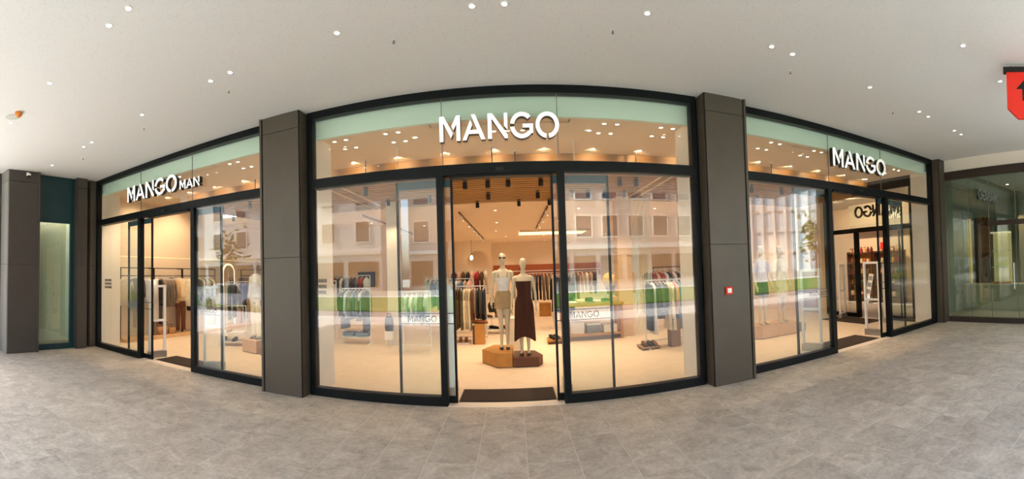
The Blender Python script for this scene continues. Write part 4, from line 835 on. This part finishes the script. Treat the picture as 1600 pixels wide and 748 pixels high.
gate(-6.90, .36, PI / 2 - .25, 'white anti-theft gate on the left side of the left door'); gate(-5.26, .42, PI / 2 - .9, 'white anti-theft gate behind the right leaf of the left door'); gate(7.06, .48, PI / 2 + .15, 'white anti-theft gate on the far side of the right door', 1.66); gate(5.22, .50, PI / 2 + .5, 'white anti-theft gate behind the left leaf of the right door')
gate(8.72, 3.0, .35, 'white anti-theft gate on the far side of the glazed side entrance'); gate(8.72, 1.32, .2, 'white anti-theft gate on the near side of the glazed side entrance'); gate(-.93, .55, PI / 2, 'white anti-theft gate behind the left mullion of the central doors'); gate(.72, .55, PI / 2, 'white anti-theft gate behind the right mullion of the central doors')

# ================================================================== HOME SHOP ACROSS THE PASSAGE
t = thing('home_sign', 'pale letter sign reading HOME over the shop across the passage', 'sign', (12.35, 4.12, 3.2), -PI / 2)
letters('HOME', t, 0, 0, .36, .9, -.05, 0, mat('cream_letter', srgb(236, 226, 196), .5, emit=.5), GREY)
bx(-1.8, 1.9, 0, .10, -.35, .70).build('sign_board', mat('putty_board', srgb(176, 168, 148), .7), t)
cols = [srgb(*c) for c in ((190, 60, 40), (214, 170, 80), (150, 90, 50), (230, 210, 170), (90, 110, 60), (200, 110, 60), (120, 50, 40), (236, 190, 120))]
GOODS = [mat('goods_%d' % i, c, .4, rnd=.15) for i, c in enumerate(cols)]
jar_me = MB().loft([(0, 0, 0, .05, .05), (.02, 0, 0, .06, .06), (.14, 0, 0, .06, .06), (.17, 0, 0, .035, .035), (.20, 0, 0, .035, .035)], 12).mesh('jar', GOODS[0]); jlid_me = MB().cyl(0, 0, .20, .225, .042, 12).mesh('lid', WOODBOX)
bot_me = MB().loft([(0, 0, 0, .04, .04), (.16, 0, 0, .042, .042), (.22, 0, 0, .016, .016), (.30, 0, 0, .016, .016)], 12).mesh('bottle', GOODS[0]); bcap_me = MB().cyl(0, 0, .30, .325, .019, 10).mesh('cap', WHITE)
pk_me = bx(-.07, .07, -.05, .05, 0, .19, bevel=.006).mesh('packet', GOODS[0]); pkl_me = bx(-.05, .05, -.052, -.05, .05, .14).mesh('packet_panel', CREAM)
for y0 in (3.3, 4.7):
    t = thing('shelf_unit', ('dark brown goods shelf nearer the passage mouth', 'dark brown goods shelf deeper across the passage')[y0 > 4], 'shelf', (12.55, y0, 0), PI / 2)
    for z in (.25, .70, 1.12, 1.54, 1.96): bx(0, 1.3, -.02, .32, z - .03, z).build('board', DARKWOOD, t)
    for x in (0, 1.27): bx(x, x + .03, -.02, .32, 0, 2.0).build('side', DARKWOOD, t)
    bx(0, 1.3, -.04, -.02, 0, 2.0).build('back_board', mat('tan_back', srgb(206, 150, 90), .7), t)
    for zi, z in enumerate((.25, .70, 1.12, 1.54, 1.96)):
        for i in range(7):
            kind = random.choice('jbp'); gi = random.randrange(8); gm = GOODS[gi]
            me, sub, nm, sn = {'j': (jar_me, jlid_me, 'jar', 'lid'), 'b': (bot_me, bcap_me, 'bottle', 'cap'), 'p': (pk_me, pkl_me, 'packet', 'front_panel')}[kind]
            o = obj(nm, me, None, (12.40 - .0, y0 + .12 + i * .175, z)); o.rotation_euler = (0, 0, -PI / 2); o.material_slots[0].link = 'OBJECT'; o.material_slots[0].material = gm
            tag(o, '%s %s, %s from right on the %s board of the %s goods shelf' % (('red', 'golden', 'brown', 'cream', 'green', 'orange', 'maroon', 'yellow')[gi], nm, ORD[i], ('lowest', 'second', 'middle', 'fourth', 'top')[zi], 'nearer' if y0 < 4 else 'deeper'), nm, 'goods on the shelves across the passage'); obj(sn, sub, o)
t = thing('red_notice', 'small red square notice above the goods shelves', 'notice', (12.3, 4.15, 2.05), -PI / 2); bx(-.13, .13, -.01, .01, 0, .28).build('board', RED, t); bx(-.13, .13, -.012, .012, .28, .30).build('clip', WHITE, t)
t = thing('leaning_board', 'narrow white printed board leaning on the goods shelves', 'board', (11.9, 4.76, 0), -PI / 2); o = bx(-.11, .11, -.012, .012, 0, 1.15).build('board', WHITE, t); o.rotation_euler = (-.18, .12, 0)
for k in range(4): q = bx(-.09, .09, -.014, -.012, .12 + k * .26, .28 + k * .26).build('print', mat('blue_grey_print', srgb(130, 140, 156), .6), o)
for x, y, lab in ((10.5, 3.4, 'left'), (10.5, 4.4, 'middle'), (10.5, 5.4, 'right'), (10.4, 1.6, 'nearest')): downlight(x, y, 3.9, 'warm lamp added to light the goods shelves, %s one before the home shop' % lab, 'lamps added in the passage', discw_me, 1, back_light, (1, 0, -.8))  # lamps added on the passage ceiling, aimed to brighten the shelves

# ================================================================== NEIGHBOUR BEHIND THE RIGHT-HAND GLASS
sbox('floor', mat('neighbour_floor', srgb(150, 146, 134), .4, var=.05), 9.46, 15, -4.5, .44, -.12, 0)
sbox('ceiling', mat('neighbour_ceiling', srgb(170, 172, 166), .8), 9.6, 15, -4.5, .44, 3.8, 3.9)
sbox('wall_back', mat('neighbour_wall', srgb(150, 156, 146), .8), 14.6, 14.8, -4.5, .44, 0, 3.8); sbox('wall_unseen', WHITEW, 9.36, 15, -4.65, -4.5, 0, HT)
for x0, y0, w_, d_, m_, lab in ((12.0, .36, .08, .10, mat('gold_strip', srgb(226, 186, 92), .4, emit=.35), 'tall golden lit strip behind the right-hand glass'), (12.0, .06, .2, .40, mat('brown_panel', srgb(58, 46, 42), .4), 'tall brown panel behind the right-hand glass'), (11.98, -.25, .16, .20, BMETAL, 'slim black post behind the right-hand glass'), (12.1, -1.46, .3, .3, mat('taupe_pier', srgb(150, 136, 116), .7), 'taupe pier behind the right-hand glass')):
    t = thing('partition_panel', lab, 'panel', (x0, y0, 0)); bx(0, w_, -d_ / 2, d_ / 2, .05, 2.9).build('panel', m_, t); bx(-.01, w_ + .01, -d_ / 2 - .01, d_ / 2 + .01, 0, .05).build('skirting', BMETAL, t)
t = thing('counter', 'low beige counter behind the right-hand glass', 'counter', (11.7, -1.3, 0)); bx(-.2, .2, -2.2, 1.7, 0, .76).build('front', mat('beige_counter', srgb(186, 172, 144), .6), t); bx(-.23, .23, -2.22, 1.72, .76, .80).build('worktop', mat('counter_top', srgb(206, 196, 172), .4), t)
t = thing('lit_display', 'small lit glass display on the counter behind the right-hand glass', 'display case', (11.72, -.85, .80)); bx(-.12, .12, -.3, .3, 0, .05).build('base', WOODBOX, t); bx(-.12, .12, -.3, .3, 1.55, 1.6).build('top', LEDW, t); bx(.10, .12, -.3, .3, .05, 1.55).build('back', mat('warm_back', srgb(226, 200, 140), .6, emit=.25), t)
for k in range(2): bx(-.1, .1, -.28, .28, .5 + k * .5, .52 + k * .5).build('shelf', WHITE, t)
for k, (x, y) in enumerate(((11.5, -1.2), (12.5, -2.4), (12.5, -3.8))): downlight(x, y, 3.8, '%s downlight in the neighbouring shop from the corner pillar' % ORD[k], 'neighbouring shop downlights', discw_me, 1, back_light)

# ================================================================== OUTDOORS (behind the lens, mirrored in the glass)
sbox('ground_plaza', mat('sunlit_paving', srgb(206, 200, 192), .8, var=.06, scale=1), -60, 60, -10.6, -7.4, -.12, 0); sbox('ground_plaza', MATS['sunlit_paving'], 9.6, 60, -7.4, -4.65, -.12, 0); sbox('ground_plaza', MATS['sunlit_paving'], -60, -9.4, -7.4, -3.2, -.12, 0)
sbox('ground_road', mat('asphalt', srgb(120, 122, 126), .9, var=.08, scale=2), -60, 60, -13.0, -10.6, -.12, -.02)
gr = tag(bx(-60, 60, -24, -13.0, -.1, .03).build('lawn', mat('lawn_green', srgb(70, 112, 26), .95, var=.25, scale=3, bump=.6)), 'mown green lawn across the road, mirrored in the shop glass', 'lawn', kind='stuff')
sbox('ground_path', mat('pale_path', srgb(214, 208, 198), .8), -60, 60, -25.5, -24, -.1, .04)
sbox('ground_far', mat('far_ground', srgb(150, 150, 140), .9), -140, 140, -120, -25.5, -.12, 0)
def building(x0, x1, y, h, m, label, nx, nz, ww, wh, z0=5.0, shop=True):
    t = thing('building', label, 'building', ((x0 + x1) / 2, y, 0)); a = (x1 - x0) / 2
    bx(-a, a, -8, 0, 0, h).build('wall', m, t); bx(-a - .3, a + .3, -8, .4, h, h + .5).build('cornice', WHITEW, t)
    bx(-a, a, 0, .35, z0 - 1.0, z0 - .6).build('string_course', WHITEW, t)
    px, pz = 2 * a / nx, (h - z0) / nz
    fr = MB().frame(-ww / 2, ww / 2, 0, wh, -.02, .12, .12).mesh('window', WHITEW); gl_ = bx(-ww / 2 + .12, ww / 2 - .12, 0, .05, .12, wh - .12).mesh('pane', mat('far_pane', srgb(70, 84, 96), .1))
    for i in range(nx):
        for j in range(nz):
            f_ = obj('window', fr, t, (-a + (i + .5) * px, 0, z0 + j * pz + .3)); obj('pane', gl_, f_)
    if shop:
        for i in range(nx): bx(-a + i * px + .3, -a + (i + 1) * px - .3, 0, .12, .4, 3.2).build('shop_window', mat('far_shop', srgb(70, 62, 56), .3), t)
building(-56, -14, -36, 17, mat('white_render', srgb(226, 222, 214), .8), 'white block with tall windows across the lawn, mirrored at the left', 10, 3, 1.8, 2.4)
building(-12, 22, -40, 18, mat('pink_render', srgb(206, 190, 176), .8), 'pinkish block with white windows across the lawn, mirrored in the centre', 11, 3, 2.0, 2.6)
t = thing('glass_tower', 'tall pale tower with vertical fins, mirrored at the right', 'building', (43, -50, 0), math.radians(38)); bx(-13, 13, -12, 0, 0, 46).build('wall', mat('tower_glass', srgb(206, 216, 224), .5), t)
fin = bx(-.25, .25, 0, .9, 0, 46).mesh('fin', WHITEW)
for k in range(14): obj('fin', fin, t, (-12.7 + k * 1.95, 0, 0))
for k in range(12): bx(-13, 13, 0, .3, 3.6 * k + 3.2, 3.6 * k + 3.7).build('floor_band', mat('fin_white', srgb(214, 214, 214), .6), t)
for x, y, s_, lab in ((30, -27, 1.0, 'brownish young tree on the lawn mirrored in the right window'), (36, -28, .8, 'smaller young tree on the lawn mirrored in the right window'), (-24, -23, .9, 'young tree on the lawn mirrored in the left window')):
    t = thing('tree', lab, 'tree', (x, y, 0)); t.scale = (s_,) * 3; MB().tube([(0, 0, 0), (.05, 0, 2), (0, .05, 4)], [.16, .12, .06], 8).build('trunk', mat('bark', srgb(96, 76, 58), .9), t)
    b = MB(); rr = random.Random(int(x))
    for k in range(260):
        v = Vector((rr.gauss(0, .75), rr.gauss(0, .75), 4.4 + rr.gauss(0, 1.1))); q = Vector((rr.uniform(-1, 1), rr.uniform(-1, 1), rr.uniform(-1, 1))).normalized(); r_ = q.orthogonal().normalized()
        b.bm.faces.new([b.bm.verts.new(v + e) for e in (q * .28, r_ * .16, q * -.28, r_ * -.16)])
    b.build('foliage', mat('leaf', srgb(120, 118, 60), .8, var=.3), t)
for x, y, rz_, col, lab in ((22, -11.8, 0, srgb(40, 58, 110), 'dark blue car on the road mirrored in the right window'), (-14, -11.8, 0, srgb(180, 182, 186), 'silver car on the road mirrored in the left window')):
    t = thing('car', lab, 'car', (x, y, -.02), rz_); pm = mat('paint_' + lab.split()[0], col, .25)
    MB().prism([(-2.1, .3), (2.1, .3), (2.15, .7), (1.3, .85), (.7, 1.4), (-.9, 1.42), (-1.7, .9), (-2.15, .8)], -.82, .82).build('body', pm, t); MB().prism([(-.85, .92), (.95, .9), (.62, 1.32), (-.75, 1.34)], -.83, .83).build('side_window', BMETAL, t)
    for wx in (-1.35, 1.35):
        for wy in (-.78, .78): MB().tube([(wx, wy - .1, .31), (wx, wy + .1, .31)], .31, 16).build('wheel', BMETAL, t)
